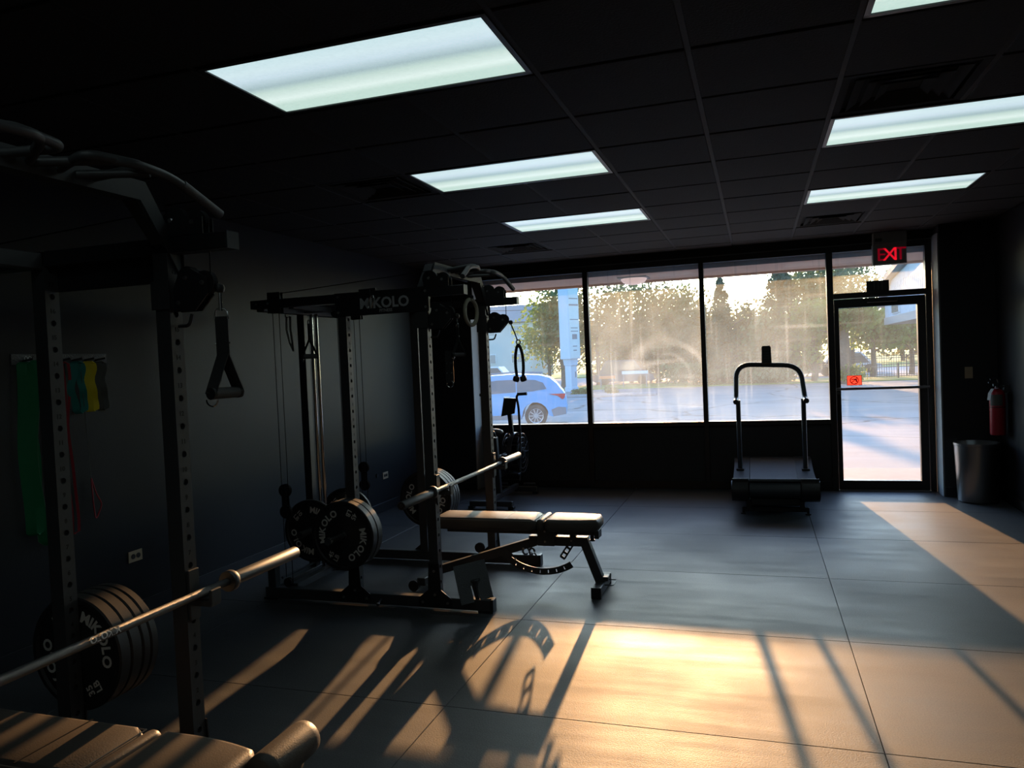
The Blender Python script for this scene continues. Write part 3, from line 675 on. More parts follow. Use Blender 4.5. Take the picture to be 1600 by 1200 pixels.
        MB().cyl((XB, yo, pz), (XB, yo+sg*.30, pz), .024, n=20).build('plate_peg', 'chrome', t, smooth=40)
        MB().cyl((XB+.005, y0-.02, .03), (XB+.005, y0-.02, .031), .001)
        MB().cyl((XB+.19, yo, .05), (XB+.215, yo+sg*.10, .045), .010, n=10).build('band_peg', 'steel', t, smooth=40)
    # cross members
    MB().box((-3.255, yn+.06, 1.97), (-3.195, yf, 2.03), .003).build('rear_cross_beam', 'powder', t)
    MB().box((-3.255, yn+.06, .02), (-3.195, yf, .08), .003).build('base_cross_beam', 'powder', t)
    MB().box((XB-.03, yn+.06, 1.975), (XB+.03, yf, 2.035), .003).build('middle_cross_beam', 'powder', t)
    zt = 2.185
    P = [(XC, yn+.02, 2.045), (XC, yn+.17, zt), (XC, yf-.11, zt), (XC, yf+.04, 2.045)]
    q = MB(); poly = [(yn+.0, 1.99), (yn+.15, zt+.03), (yf-.09, zt+.03), (yf+.06, 1.99), (yf+.06, 1.90), (yf+.005, 1.985), (yf-.115, zt-.035), (yn+.175, zt-.035), (yn+.055, 1.985), (yn, 1.90)]
    q.prism(poly, (XC+.034, 0, 0), (0, 1, 0), (0, 0, 1), (.006, 0, 0)); q.build('front_arch_plate', 'powder', t)
    q = MB(); q.beam((XC-.003, yn+.19, zt), (XC-.003, yf-.13, zt), .072, .06, bev=.003)
    q.beam((XC-.003, yn+.17, zt), (XC-.003, yn+.03, 2.03), .06, .055, up=(1, 0, 0)).beam((XC-.003, yf-.11, zt), (XC-.003, yf+.03, 2.03), .06, .055, up=(1, 0, 0)); q.build('front_arch_beam', 'powder', t)
    for sg, yb in ((-1, yn), (1, yf+.06)):                    # curved outer grips
        Y = lambda dy: yb - sg*dy
        a = MB(); xg = XC+.24
        a.tube(fillet([(XC+.04, Y(.56), zt), (xg, Y(.44), zt+.01), (xg, Y(.25), zt), (xg+.02, Y(.06), zt-.085)], .07), .0145, 12)
        a.tube([(XC+.04, Y(.42), zt-.005), (xg-.02, Y(.32), zt)], .0135, 12); a.build('pull_up_grip', 'powder', t, smooth=50)
        MB().tube([(xg+.004, Y(.21), zt-.016), (xg+.021, Y(.055), zt-.087)], .0165, 12).build('grip_sleeve', 'knurl', t, smooth=50)
        a = MB(); a.tube(fillet([(XC+.04, Y(.66), zt), (xg-.04, Y(.60), zt+.01), (xg-.01, Y(.80), zt+.015), (XC+.04, Y(.78), zt)], .05), .0145, 12); a.build('pull_up_grip', 'powder', t, smooth=50)
    # lat mast, guide rods and loading carriage
    ym = YC-.01
    MB().box((-3.255, ym-.03, .08), (-3.195, ym+.03, 1.97), .003).build('mast', 'powder_dark', t)
    for dx in (.0, .042): MB().cyl((-3.150+dx, ym, .06), (-3.150+dx, ym, 1.97), .0125, n=16).build('guide_rod', 'chrome', t, smooth=40)
    MB().box((-3.18, ym-.07, .36), (-3.09, ym+.07, .52), .004).build('load_carriage', 'powder', t)
    MB().cyl((-3.06, ym-.42, .41), (-3.06, ym+.42, .41), .024, n=20).box((-3.09, ym-.06, .38), (-3.03, ym+.06, .44), .003).build('load_peg', 'powder', t, smooth=40)
    MB().tube([(-2.93, ym, .12), (-2.93, ym, 1.97)], .0028, 6).build('cable', 'cable', t)
    MB().box((-3.2, ym-.02, 1.98), (-2.59, ym+.02, 2.03), .003).box((-3.0, yn+.06, 1.975), (-2.96, yf, 2.01), .003).build('top_pulley_arm', 'powder', t)
    pulleys('guide_pulley', (((-2.93, ym, 1.975), .045), ((-3.03, ym, .10), .045)), t)
    # low row pulley rail between the rear rails
    MB().box((-3.10, yn+.06, .055), (-3.04, yf, .10), .003).build('low_pulley_rail', 'powder', t)
    MB().tube([(-3.16, yn+.06, .135), (-3.16, yf, .135)], .009, 10).build('low_bar', 'steel', t, smooth=40)
    pulleys('front_low_pulley', (((XC-.05, yn+.13, .14), .036), ((XC-.08, yf-.05, .14), .038)), t)
    return t
Y2, Y1 = 4.91, 1.65
rack = make_rack(Y2, 'black power rack with cable pulleys standing farther back, before the windows')
dup(rack, (-2.3, Y1, 0), 'black power rack with cable pulleys nearest the camera, cut by left edge')

# low-row foot plate leaning on the far rack's near front foot
fp = thing('foot_plate', (-1.75, 4.36, 0), 'grey tread-plate footrest with a notch on the front foot of the far rack', 'footrest')
A, B, Cc, D = V((-1.855, 4.33, .285)), V((-1.70, 4.48, .30)), V((-1.62, 4.40, .085)), V((-1.775, 4.25, .07))
u = (B-A); v = (A-D)
q = MB(); q.prism([(0, 0), (.40, 0), (.40, .42), (.60, .42), (.60, 0), (1, 0), (1, 1), (0, 1)], D, u, v, u.cross(v).normalized()*.005); q.build('tread_plate', 'diamond', fp)
MB().beam((-1.70, 4.36, .085), (-1.735, 4.37, .20), .03, .03).box((-1.745, 4.345, .19), (-1.70, 4.395, .20)).build('support_bracket', 'powder', fp)

# ------------------------------------------------------------------ plates
def on_ring(mb, s, c, rad, ang, size, hand=-1):
    """letters clockwise round c on a face looking to -Y, tops outwards, centred on ang (degrees)"""
    adv = []
    for ch in s:
        vs, fs, (x0, x1, y0, y1) = glyphs(ch, .035, 0); adv.append((x1-x0)*size + size*.10)
    tot = sum(adv); pos = -tot/2
    for ch, ad in zip(s, adv):
        a = math.radians(ang) - (pos+ad/2)/rad; pos += ad
        o = c + V((math.cos(a)*rad, 0, math.sin(a)*rad)); up = V((math.cos(a), 0, math.sin(a))); rt = V((math.sin(a), 0, -math.cos(a)))
        mb.text(ch, o, rt, up, size, bold=.035)
_plate = {}
def plate(c, w, rot, weight, label, group):
    """bumper plate, axis along Y, c = centre of the face looking to -Y"""
    c = V(c); key = (round(w, 3), rot, weight)
    if key in _plate: return dup(_plate[key], c, label, group)
    t = thing('bumper_plate', c, label, 'weight plate', group); R = .224; h = w/2
    prof = [(.026, .002), (.026, w-.002), (.070, w-.002), (.085, w-.008), (.195, w-.008), (.203, w), (R-.006, w), (R, w-.006), (R, .006), (R-.006, 0), (.203, 0), (.195, .008), (.085, .008), (.070, .002)]
    MB().lathe(prof, c, (0, 1, 0), 56, close=True).build('rubber_disc', 'rubber', t, smooth=35)
    MB().lathe([(.0255, .001), (.0255, w-.001), (.034, w-.001), (.034, .001)], c, (0, 1, 0), 28, close=True).build('hub_sleeve', 'steel', t, smooth=40)
    fc = c+V((0, .0078, 0))
    for k in (0, 180): g = MB(); on_ring(g, 'MIKOLO', fc, .150, rot+k, .060); g.build('word_mark', 'print', t)
    for a0 in (rot+90, rot+270):
        a = math.radians(a0); up = V((math.sin(a), 0, -math.cos(a))); rd = V((-math.cos(a), 0, -math.sin(a))); o = fc - rd*.152; g = MB()
        g.text(weight, o+up*.021, rd, up, .044, bold=.02); g.text('LB', o-up*.021, rd, up, .044, bold=.02); g.build('weight_mark', 'print', t)
    _plate[key] = t
    return t
def stack(x, y, z, specs, sg, group, labels):
    for (w, rot, wt), lb in zip(specs, labels):
        yy = y if sg > 0 else y-w
        plate((x, yy, z), w, rot, wt, lb, group); y += sg*(w+.002)
stack(XB, Y1+.572, .49, [(.055, 30, '35'), (.055, 30, '35'), (.040, 30, '25'), (.040, 30, '25')], 1, 'plates on the near rack',
      ['black bumper plate marked 35 facing us on near rack', 'black bumper plate second from us on near rack peg', 'black bumper plate third from us on near rack peg', 'black bumper plate on near rack peg, farthest from us'])
stack(XB, Y2-.572, .487, [(.064, -28, '45'), (.064, -28, '45')], -1, 'forty-five pound plates on the far rack',
      ['black bumper plate behind the front one marked 45 on far rack', 'black bumper plate marked 45 facing us on far rack'])
plate((-3.06, Y2-.285, .41), .030, 45, '10', 'thin black bumper plate marked 10 on near end of weight carriage', 'plates on the weight carriage')
plate((-3.06, Y2+.20, .41), .030, 45, '10', 'thin black bumper plate at the far end of weight carriage', 'plates on the weight carriage')
stack(XB, Y2+.572, .487, [(.055, 0, '35'), (.055, 0, '35'), (.040, 0, '25'), (.040, 0, '25')], 1, 'plates behind the far rack',
      ['black bumper plate nearest the post on far side of far rack', 'black bumper plate second from the post, far side of far rack', 'black bumper plate third from the post, far side of far rack', 'black bumper plate outermost on far side of far rack'])

# ------------------------------------------------------------------ barbells
def barbell(YC, label, mark):
    x, z = XC+.084, .780; t = thing('barbell', (x, YC, z), label, 'barbell', 'steel barbells')
    MB().cyl((x, YC-.655, z), (x, YC+.655, z), .0141, n=20).build('shaft', 'knurl', t, smooth=40)
    for s in (-1, 1):
        MB().cyl((x, YC+s*.11, z), (x, YC+s*.40, z), .0146, n=20).build('knurled_grip', 'knurl', t, smooth=40)
        MB().cyl((x, YC+s*.455, z), (x, YC+s*.63, z), .0146, n=20).build('knurled_grip', 'knurl', t, smooth=40)
        MB().lathe([(.014, 0), (.037, 0), (.039, .004), (.039, .026), (.037, .03), (.0255, .032), (.0255, .04)], (x, YC+s*.648, z), (0, s, 0), 28).build('collar', 'steel', t, smooth=40)
        sv = MB().lathe([(.0255, .03), (.0255, .432), (.023, .437), (0, .437)], (x, YC+s*.648, z), (0, s, 0), 28).build('sleeve', 'steel', t, smooth=40)
        MB().lathe([(.018, .4385), (.012, .4385)], (x, YC+s*.648, z), (0, s, 0), 20).build('end_cap_ring', 'plastic', sv)
    if mark:
        g = MB(); r = .0152
        vs, fs, bb = glyphs('MIKOLO', .03, 0.0); sz = .030; cx, cy = (bb[0]+bb[1])/2, (bb[2]+bb[3])/2
        vv = []
        for p in vs:
            a = math.radians(22) + ((p[1]-cy)*sz)/r
            vv.append(g.bm.verts.new((x + math.cos(a)*(r+p[2]*.0004), YC + .085 - (p[0]-cx)*sz, z + math.sin(a)*(r+p[2]*.0004))))
        for q in fs: g.bm.faces.new([vv[i] for i in q])
        g.build('lettering', 'white_print', t)
barbell(Y2-.065, 'empty steel barbell racked above the far bench', False)
barbell(Y1+.015, 'empty steel barbell racked on the near rack, crossing its plates', True)

# ------------------------------------------------------------------ benches
def pad_mesh(x0, x1, yc, hw, z0, z1, taper=None):
    """upholstered block: crowned top, rounded edges, optional narrowing towards x1"""
    q = MB(); nx, ns = 18, 20; rings = []
    for i in range(nx+1):
        t = i/nx; e = min(t, 1-t)*(x1-x0); k = min(1.0, e/.022); x = x0 + (x1-x0)*t
        inset = .018*(1-math.sqrt(max(0, 1-(1-k)**2)))
        w = hw
        if taper: s = max(0, (t-.25)/.75); w = hw*(1-(1-taper)*s**2.2)
        w -= inset; zt, zb = z1-inset, z0+inset; rr = min(.024, (zt-zb)/2.2); ring = []
        for c, (sy, sz, a0) in enumerate(((1, 1, 0), (-1, 1, 90), (-1, -1, 180), (1, -1, 270))):
            cy, cz = sy*(w-rr), (zt-rr if sz > 0 else zb+rr)
            for m in range(5):
                a = math.radians(a0 + 90*m/4); ring.append(q.bm.verts.new((x, yc+cy+math.cos(a)*rr, cz+math.sin(a)*rr)))
        rings.append(ring)
    for A, B in zip(rings, rings[1:]):
        for k in range(len(A)): q.bm.faces.new((A[k], A[(k+1) % len(A)], B[(k+1) % len(A)], B[k]))
    q.bm.faces.new(rings[0][::-1]); q.bm.faces.new(rings[-1]); return q
def make_bench(label):
    yc = 4.91; t = thing('weight_bench', (-1.6, yc, 0), label, 'bench', 'adjustable benches')
    b = pad_mesh(-2.20, -1.437, yc, .14, .415, .497).build('back_pad', 'vinyl', t, smooth=50)
    def seam(pts): return MB().tube(pts, .0022, 6)
    hy = .134
    seam([(-2.19, yc-hy, .487), (-1.447, yc-hy, .487), (-1.447, yc+hy, .487), (-2.19, yc+hy, .487)]).build('stitching', 'seam', b)
    MB().box((-1.655, yc-.132, .4965), (-1.650, yc+.132, .4982)).build('panel_seam', 'plastic', b)
    pad_mesh(-1.432, -1.385, yc, .14, .42, .497).build('hinge_pad', 'vinyl', t, smooth=50)
    s = pad_mesh(-1.380, -1.02, yc, .14, .415, .497, .72).build('seat_pad', 'vinyl', t, smooth=50)
    seam([(-1.372, yc+hy, .487), (-1.372, yc-hy, .487), (-1.25, yc-hy+.002, .487), (-1.14, yc-hy*.86, .487), (-1.035, yc-hy*.68, .485)]).build('stitching', 'seam', s)
    MB().box((-2.12, yc-.03, .375), (-1.46, yc+.03, .415), .003).build('back_frame', 'powder', t)
    MB().box((-1.37, yc-.03, .378), (-1.035, yc+.03, .415), .003).box((-1.06, yc-.05, .36), (-1.03, yc+.05, .415), .003).build('seat_frame', 'powder', t)
    MB().cyl((-1.085, yc, .345), (-1.085, yc, .375), .014, n=12).cyl((-1.085, yc, .335), (-1.085, yc, .345), .018, n=12).build('seat_knob', 'plastic', t, smooth=40)
    MB().beam((-2.26, yc, .075), (-1.47, yc, .325), .06, .06, bev=.004).build('spine', 'powder', t)
    MB().box((-1.52, yc-.03, .300), (-1.115, yc+.03, .362), .004).build('spine_bridge', 'powder', t)
    for yy in (yc-.045, yc+.038): MB().box((-1.455, yy, .30), (-1.335, yy+.007, .43), .003).build('hinge_bracket', 'powder', t)
    MB().box((-1.235, yc-.02, .36), (-1.195, yc+.02, .40), .002).build('seat_post', 'powder', t)
    MB().beam((-1.145, yc, .355), (-1.035, yc, .055), .06, .06, bev=.004).build('front_leg', 'powder', t)
    ff = MB().box((-1.065, yc-.175, .012), (-1.005, yc+.175, .072), .004).build('front_foot', 'powder', t)
    MB().box((-1.068, yc-.182, 0), (-1.002, yc-.165, .074), .002).box((-1.068, yc+.165, 0), (-1.002, yc+.182, .074), .002).build('end_cap', 'plastic', ff)
    MB().tube(fillet([(-1.005, yc-.03, .05), (-.95, yc-.03, .05), (-.95, yc+.10, .05), (-1.005, yc+.10, .05)], .015), .004, 8).build('lift_handle', 'steel', ff, smooth=40)
    MB().box((-1.035, yc-.02, .072), (-.985, yc+.02, .10), .002).build('leg_socket', 'powder', ff)
    rf = MB().box((-2.29, yc-.20, .03), (-2.23, yc+.20, .085), .004).build('rear_foot', 'powder', t)
    for sg in (-1, 1): MB().cyl((-2.30, yc+sg*.205, .04), (-2.30, yc+sg*.24, .04), .038, n=24).build('wheel', 'plastic', rf, smooth=40)
    # curved adjustment ladder with slots
    q = MB(); c0 = V((-1.43, 0, .52)); R0, R1, Ra, Rb = .375, .42, .388, .407; a0, a1 = math.radians(234), math.radians(301); N = 7
    for yy in (yc-.035,):
        def seg(ra, rb, ta, tb, n):
            P = [(math.cos(ta+(tb-ta)*k/n)*ra, math.sin(ta+(tb-ta)*k/n)*ra) for k in range(n+1)] + [(math.cos(tb-(tb-ta)*k/n)*rb, math.sin(tb-(tb-ta)*k/n)*rb) for k in range(n+1)]
            q.prism(P, (c0.x, yy, c0.z), (1, 0, 0), (0, 0, 1), (0, .006, 0))
        seg(R0, Ra, a0, a1, 20); seg(Rb, R1, a0, a1, 20)
        st_ = (a1-a0)/(N+1)
        edges = [a0] + sum([[a0+st_*(k+1)-.009, a0+st_*(k+1)+.009] for k in range(N)], []) + [a1]
        for k in range(0, len(edges), 2): seg(Ra, Rb, edges[k], edges[k+1], 4)
    q.build('back_ladder', 'powder', t)
    MB().beam((-1.655, yc-.032, .205), (-1.70, yc-.032, .25), .006, .06).build('ladder_bracket', 'powder', t)
    q = MB(); qa, qb = V((-1.215, yc-.036, .33)), V((-1.285, yc-.036, .225)); dd = (qb-qa).normalized(); nn = V((dd.z, 0, -dd.x))
    for s in (-1, 1): q.beam(qa+nn*s*.016, qb+nn*s*.016, .006, .011, up=nn)
    for tt in (0, .38, .70, 1.0): q.beam(qa+dd*(tt*.126-.008), qa+dd*(tt*.126+.008), .006, .035, up=nn)
    q.build('seat_ladder', 'powder', t)
    bb = MB(); bolts(bb, [(-1.62, yc-.035, .20), (-1.40, yc-.045, .40), (-1.40, yc-.045, .33), (-1.22, yc-.036, .34), (-1.56, yc-.033, .275)], (0, -1, 0), .008); bb.build('bolt_set', 'bolt', t, smooth=40)
    return t
bench = make_bench('black adjustable bench inside the far rack, lit tan by the sun')
bench2 = dup(bench, (-1.95, 1.655, 0), 'black adjustable bench in the near foreground, cut by the bottom edge')
ORG[bench2.name] = V((-1.95, 1.655, 0))
# padded leg rollers at the front of the near bench
lr = bench2
for x, z in ((-1.325, .455), (-1.385, .385)):
    for s in (-1, 1):
        q = MB().lathe([(0, 0), (.044, 0), (.052, .008), (.053, .03), (.053, .20), (.051, .222), (.042, .232), (.012, .236), (.012, .23), (0, .23)], (x, 1.66+s*.035, z), (0, s, 0), 28).build('foam_roller', 'vinyl', lr, smooth=50)
        MB().cyl((x, 1.66+s*.268, z), (x, 1.66+s*.278, z), .014, n=12).build('end_plug', 'plastic', q, smooth=40)
    MB().cyl((x, 1.60, z), (x, 1.72, z), .012, n=12).build('roller_axle', 'steel', lr, smooth=40)
MB().beam((-1.325, 1.66, .47), (-1.405, 1.66, .35), .04, .04, bev=.003).build('roller_post', 'powder', lr)

# ------------------------------------------------------------------ cable attachments
def stirrup(o, label, face=(1, 0, 0), scale=1.0, ring=True, twist=0.0):
    """single strap handle hanging from o: ring, strap, split webbing, grip"""
    o = V(o); u = V(face).normalized(); w = V((-u.y, u.x, 0)); t = thing('pull_stirrup', o, label, 'cable handle', 'strap handles'); S = scale
    if ring:
        MB().tube([o+V((0, 0, 0)), o+V((0, 0, -.075*S))], .006, 8).build('snap_hook', 'chrome', t, smooth=40)
    z = o.z - .07*S; u0 = u; u = (u*math.cos(twist) + w*math.sin(twist)).normalized()
    MB().tube(fillet([V((o.x, o.y, z-.035*S))-u*.024*S, V((o.x, o.y, z))-u*.02*S, V((o.x, o.y, z+.005))+u*.0, V((o.x, o.y, z))+u*.02*S, V((o.x, o.y, z-.035*S))+u*.024*S], .012), .0032, 8).build('top_ring', 'chrome', t, smooth=40)
    MB().strip([V((o.x, o.y, z-.025*S)), V((o.x, o.y, z-.17*S))], u*.046*S, .005).build('strap', 'webbing', t)
    MB().tube([V((o.x, o.y, z-.125*S))-u*.026*S, V((o.x, o.y, z-.125*S))+w*.006-u*.0, V((o.x, o.y, z-.122*S))+u*.026*S], .003, 8).build('buckle', 'chrome', t, smooth=40)
    u = (u0*math.cos(twist*.6) + w*math.sin(twist*.6)).normalized(); g0, g1 = V((o.x, o.y, z-.305*S))-w*.065*S, V((o.x, o.y, z-.305*S))+w*.065*S
    q = MB(); q.strip([V((o.x, o.y, z-.16*S)), g0+V((0, 0, .0))-w*.004], u*.044*S, .004); q.strip([V((o.x, o.y, z-.16*S)), g1+w*.004], u*.044*S, .004); q.build('split_strap', 'webbing', t)
    MB().cyl(g0, g1, .0205*S, n=18).build('grip', 'grip', t, smooth=40)
    for g in (g0, g1): MB().cyl(g-w*.006, g+w*.006, .022*S, n=16).build('grip_collar', 'plastic', t, smooth=40)
    MB().tube([g0 + u*(.022*S*math.cos(a)) + V((0, 0, -.022*S + .024*S*math.sin(a))) for a in [PI + PI*k/8 for k in range(9)]], .003, 6).build('bottom_ring', 'chrome', t, smooth=40)
    return t
zc = 1.84
stirrup((XC+.222, Y1+.54, zc+.005), 'strap handle with ribbed grip hanging from pulley on the near rack', (.99, -.10, 0), .95, twist=.45)
stirrup((XC+.222, Y2-.54, zc+.005), 'strap handle hanging from pulley on the far rack, near post', (.80, -.6, 0), .62)
stirrup((-3.09, Y2-.14, 1.975), 'strap handle hung from top beam before the chrome mast', (.8, -.6, 0), .85, ring=False)
tl = thing('ankle_strap', (XC+.165, Y2-.56, 1.60), 'black ankle strap with steel ring hanging below far rack handle', 'strap')
MB().strip([(XC+.165, Y2-.56, 1.64), (XC+.165, Y2-.56, 1.44)], (.05, .01, 0), .006).build('strap_web', 'webbing', tl)
MB().tube([V((XC+.165+.022*math.cos(a), Y2-.56, 1.432+.022*math.sin(a))) for a in [2*PI*k/16 for k in range(16)]], .0028, 6, closed=True).build('ring', 'chrome', tl, smooth=40)
q = MB(); bolts(q, [(XC+.15, Y2-.564, 1.56), (XC+.18, Y2-.564, 1.56), (XC+.15, Y2-.564, 1.50), (XC+.18, Y2-.564, 1.50)], (0, -1, 0), .004); q.build('rivet_set', 'bolt', tl)
lp = thing('strap_loop', (-3.215, Y2-.09, 1.97), 'thin black webbing loop hanging left of the strap handle', 'strap')
MB().strip([(-3.30, Y2-.10, 1.96), (-3.305, Y2-.10, 1.86), (-3.285, Y2-.10, 1.77), (-3.255, Y2-.10, 1.70), (-3.262, Y2-.10, 1.77), (-3.272, Y2-.10, 1.86), (-3.27, Y2-.10, 1.96)], (.0, .022, 0), .003).build('webbing_loop', 'webbing', lp)
MB().tube(fillet([(-3.255, Y2-.10, 1.985), (-3.31, Y2-.10, 1.985), (-3.31, Y2-.10, 1.955), (-3.262, Y2-.10, 1.955)], .01), .004, 8).build('hook', 'steel', lp, smooth=40)
# rope on the far pulley
rp = thing('triceps_rope', (XC+.20, Y2+.54, 1.78), 'black braided triceps rope with rubber ends hanging before the window', 'rope')
rc = V((XC+.275, Y2+.54, 1.70))
MB().tube([(XC+.222, Y2+.54, 1.84), (XC+.25, Y2+.54, 1.77), rc+V((-.005, 0, .01))], .005, 8).build('snap_hook', 'chrome', rp, smooth=40)
MB().tube([rc+V((.016*math.cos(a), 0, .016*math.sin(a))) for a in [2*PI*k/14 for k in range(14)]], .005, 8, closed=True).build('ring', 'steel', rp, smooth=40)
pts = [rc+V((x, 0, z)) for x, z in ((-.022, -.265), (-.030, -.18), (-.027, -.10), (-.015, -.04), (0, -.018), (.015, -.04), (.030, -.10), (.034, -.18), (.026, -.265))]
P2 = fillet(pts, .05, 4); rad = [.0115+.0016*math.sin(k*2.6) for k in range(len(P2))]
sub = []
for a, b in zip(P2, P2[1:]):
    n = max(1, int((b-a).length/.008))
    sub += [a + (b-a)*(k/n) for k in range(n)]
sub.append(P2[-1]); MB().tube(sub, [.0110+.0018*(k % 2) for k in range(len(sub))], 8).build('braided_rope', 'webbing', rp, smooth=60)
for s in (-1, 1): MB().lathe([(0, 0), (.018, 0), (.024, .006), (.026, .030), (.020, .042), (0, .044)], rc+V((s*.022, 0, -.258)), (s*.3, 0, -1), 16).build('rubber_end', 'plastic', rp, smooth=40)
cbn = thing('carabiner', (-2.335, Y2-.58, 2.05), 'small chrome carabiner hung over the far rack name plate', 'carabiner')
MB().tube([V((-2.335+.016*math.cos(a)+.012*math.sin(a), Y2-.583, 1.975+.042*math.sin(a))) for a in [2*PI*k/20 for k in range(20)]], .0045, 8, closed=True).build('clip_body', 'chrome', cbn, smooth=60)
MB().tube(fillet([(-2.34, Y2-.555, 2.052), (-2.34, Y2-.587, 2.052), (-2.335, Y2-.585, 2.012)], .01), .004, 8).cyl((-2.42, Y2-.575, 2.052), (-2.30, Y2-.575, 2.056), .009, n=12).build('hang_pin', 'plastic', cbn, smooth=50)
# gymnastic ring
gr = thing('gymnastic_ring', (-2.03, 5.29, 1.95), 'pale wooden gymnastic ring hanging from the far pull-up beam', 'ring')
gc = V((-1.985, 5.19, 1.93)); ax = V((.13, .99, 0)).normalized()
MB().tube([gc + ax*(.094*math.cos(a)) + V((0, 0, .094*math.sin(a))) for a in [2*PI*k/36 for k in range(36)]], .0145, 12, closed=True).build('wooden_ring', 'wood', gr, smooth=60)
MB().strip([gc+V((0, 0, .085)), gc+V((0, .0, .30))], ax.cross(V((0, 0, 1)))*.03, .004).strip([gc+V((0, 0, .088))+ax*.016, gc+V((0, 0, .118))+ax*.018, gc+V((0, 0, .125)), gc+V((0, 0, .118))-ax*.018, gc+V((0, 0, .088))-ax*.016], ax.cross(V((0, 0, 1)))*.034, .003).build('hanging_strap', 'webbing', gr)
# spring clamps lying on the far foot of the far rack
for k, (x, y, a, lb) in enumerate(((-1.725, Y2+.545, .5, 'grey bar clamp on the far front foot of the rack, nearer the post'), (-1.675, Y2+.535, -.35, 'grey bar clamp at the tip of the far front foot of the rack'))):
    t = thing('bar_clamp', (x, y, .082), lb, 'clamp', 'bar clamps'); R = Matrix.Translation((x, y, .106)) @ Matrix.Rotation(a, 4, 'Z') @ Matrix.Rotation(PI/2.3, 4, 'X')
    MB().tube([R @ V((.024*math.cos(b), .024*math.sin(b), 0)) for b in [2*PI*q/18 for q in range(16)]], .008, 8).build('clamp_ring', 'diamond', t, smooth=50)
    MB().tube([R @ V((.024, -.008, 0)), R @ V((.055, -.03, .002))], .007, 8).build('lever', 'diamond', t, smooth=50)

# ------------------------------------------------------------------ band hanger on the left wall
bh = thing('band_hanger', (XL, 3.4, 1.68), 'grey wall rail with pegs holding resistance bands', 'hanger')
MB().box((XL, 3.08, 1.655), (XL+.006, 3.72, 1.715), .002).build('rail_plate', 'diamond', bh)
for y in (3.15, 3.24, 3.33, 3.39, 3.47, 3.555, 3.635):
    MB().cyl((XL+.006, y, 1.675), (XL+.085, y, 1.685), .006, n=8).build('peg', 'powder', bh, smooth=40)
g = MB(); o = V((XL+.0066, 3.185, 1.69))
g.tube([o+V((0, -.016+.010*math.cos(a), .010*math.sin(a))) for a in [2*PI*k/12 for k in range(12)]], .0022, 6, closed=True)
g.tube([o+V((0, .008+.010*math.cos(a), .010*math.sin(a))) for a in [2*PI*k/12 for k in range(12)]], .0022, 6, closed=True)
g.box(o+V((-.0004, -.028, -.0175)), o+V((.0006, .02, -.0155))); g.build('maker_mark', 'white_print', bh)
def band(y, zt, zb, half, m, edge, label, w=.05, kink=0.0, seed=0):
    R = random.Random(seed); t = thing('resistance_band', (XL+.05, y, zt), label, 'resistance band', 'resistance bands on the wall')
    L = []; n = 14; xo = XL+.008+w/2
    for k in range(n+1):
        s = k/n; L.append((xo, y - half*(.55+.55*math.sin(s*PI*.9)) + kink*math.sin(s*9)*.01, zt - (zt-zb)*s))
    Rr = [(xo + .006*math.sin(k), y + half*(.55+.6*math.sin(k/n*PI*.92)) + kink*math.cos(k/n*7)*.012, zt - (zt-zb)*k/n) for k in range(n, -1, -1)]
    top = [(xo, y + half*.35*math.cos(a), zt + .012*math.sin(a)) for a in (PI*.25, PI*.5, PI*.75)]
    bot = [(xo, y - half*.35*math.cos(a), zb - half*.5*math.sin(a)) for a in (PI*.2, PI*.5, PI*.8)]
    P = L + bot + Rr + top
    wv = V((w*.55, w*.83, 0)); b = MB().strip(P, wv, .0045, closed=True).build('band_loop', m, t, smooth=60)
    if edge: MB().strip([V(p)-wv*.5 for p in P], wv*(.003/w), .0062, closed=True).build('band_edge', edge, b)
    if edge: MB().strip([V(p)+wv*.5 for p in P], wv*(.003/w), .0062, closed=True).build('band_edge', edge, b)
band(3.225, 1.665, .66, .060, 'b_green', 'b_green_edge', 'long wide green latex band looped on the wall hanger', .052, 1, 1)
band(3.135, 1.655, .72, .03, 'b_green', None, 'long green latex band hanging left behind the wide green one', .05, .6, 2)
band(3.335, 1.655, .95, .018, 'b_navy', None, 'long dark navy latex band right of the green ones', .04, .5, 3)
band(3.40, 1.655, .66, .022, 'b_red', None, 'long thin red latex band behind the near rack post', .015, 1.6, 4)
band(3.475, 1.655, 1.375, .034, 'b_teal', None, 'short teal loop band left of the yellow one', .040, 1, 5)
band(3.558, 1.655, 1.375, .022, 'b_yellow', None, 'short bright yellow loop band on the wall hanger', .045, 1, 6)
band(3.64, 1.655, 1.375, .022, 'b_grey', None, 'short grey loop band right of the yellow one', .040, 1, 7)
rt = thing('red_tube_loop', (XL+.03, 3.58, .75), 'thin red tube hanging low on wall beside the near post', 'resistance band')
MB().tube(fillet([(XL+.03, 3.53, .95), (XL+.03, 3.535, .80), (XL+.03, 3.545, .70), (XL+.03, 3.60, .79), (XL+.03, 3.56, .86), (XL+.03, 3.53, .96)], .03), .004, 8).build('tube', 'b_red', rt, smooth=60)
MB().tube([(XL+.03, 3.53, .95), (XL+.03, 3.50, 1.675)], .0016, 6).build('cord', 'b_grey', rt)

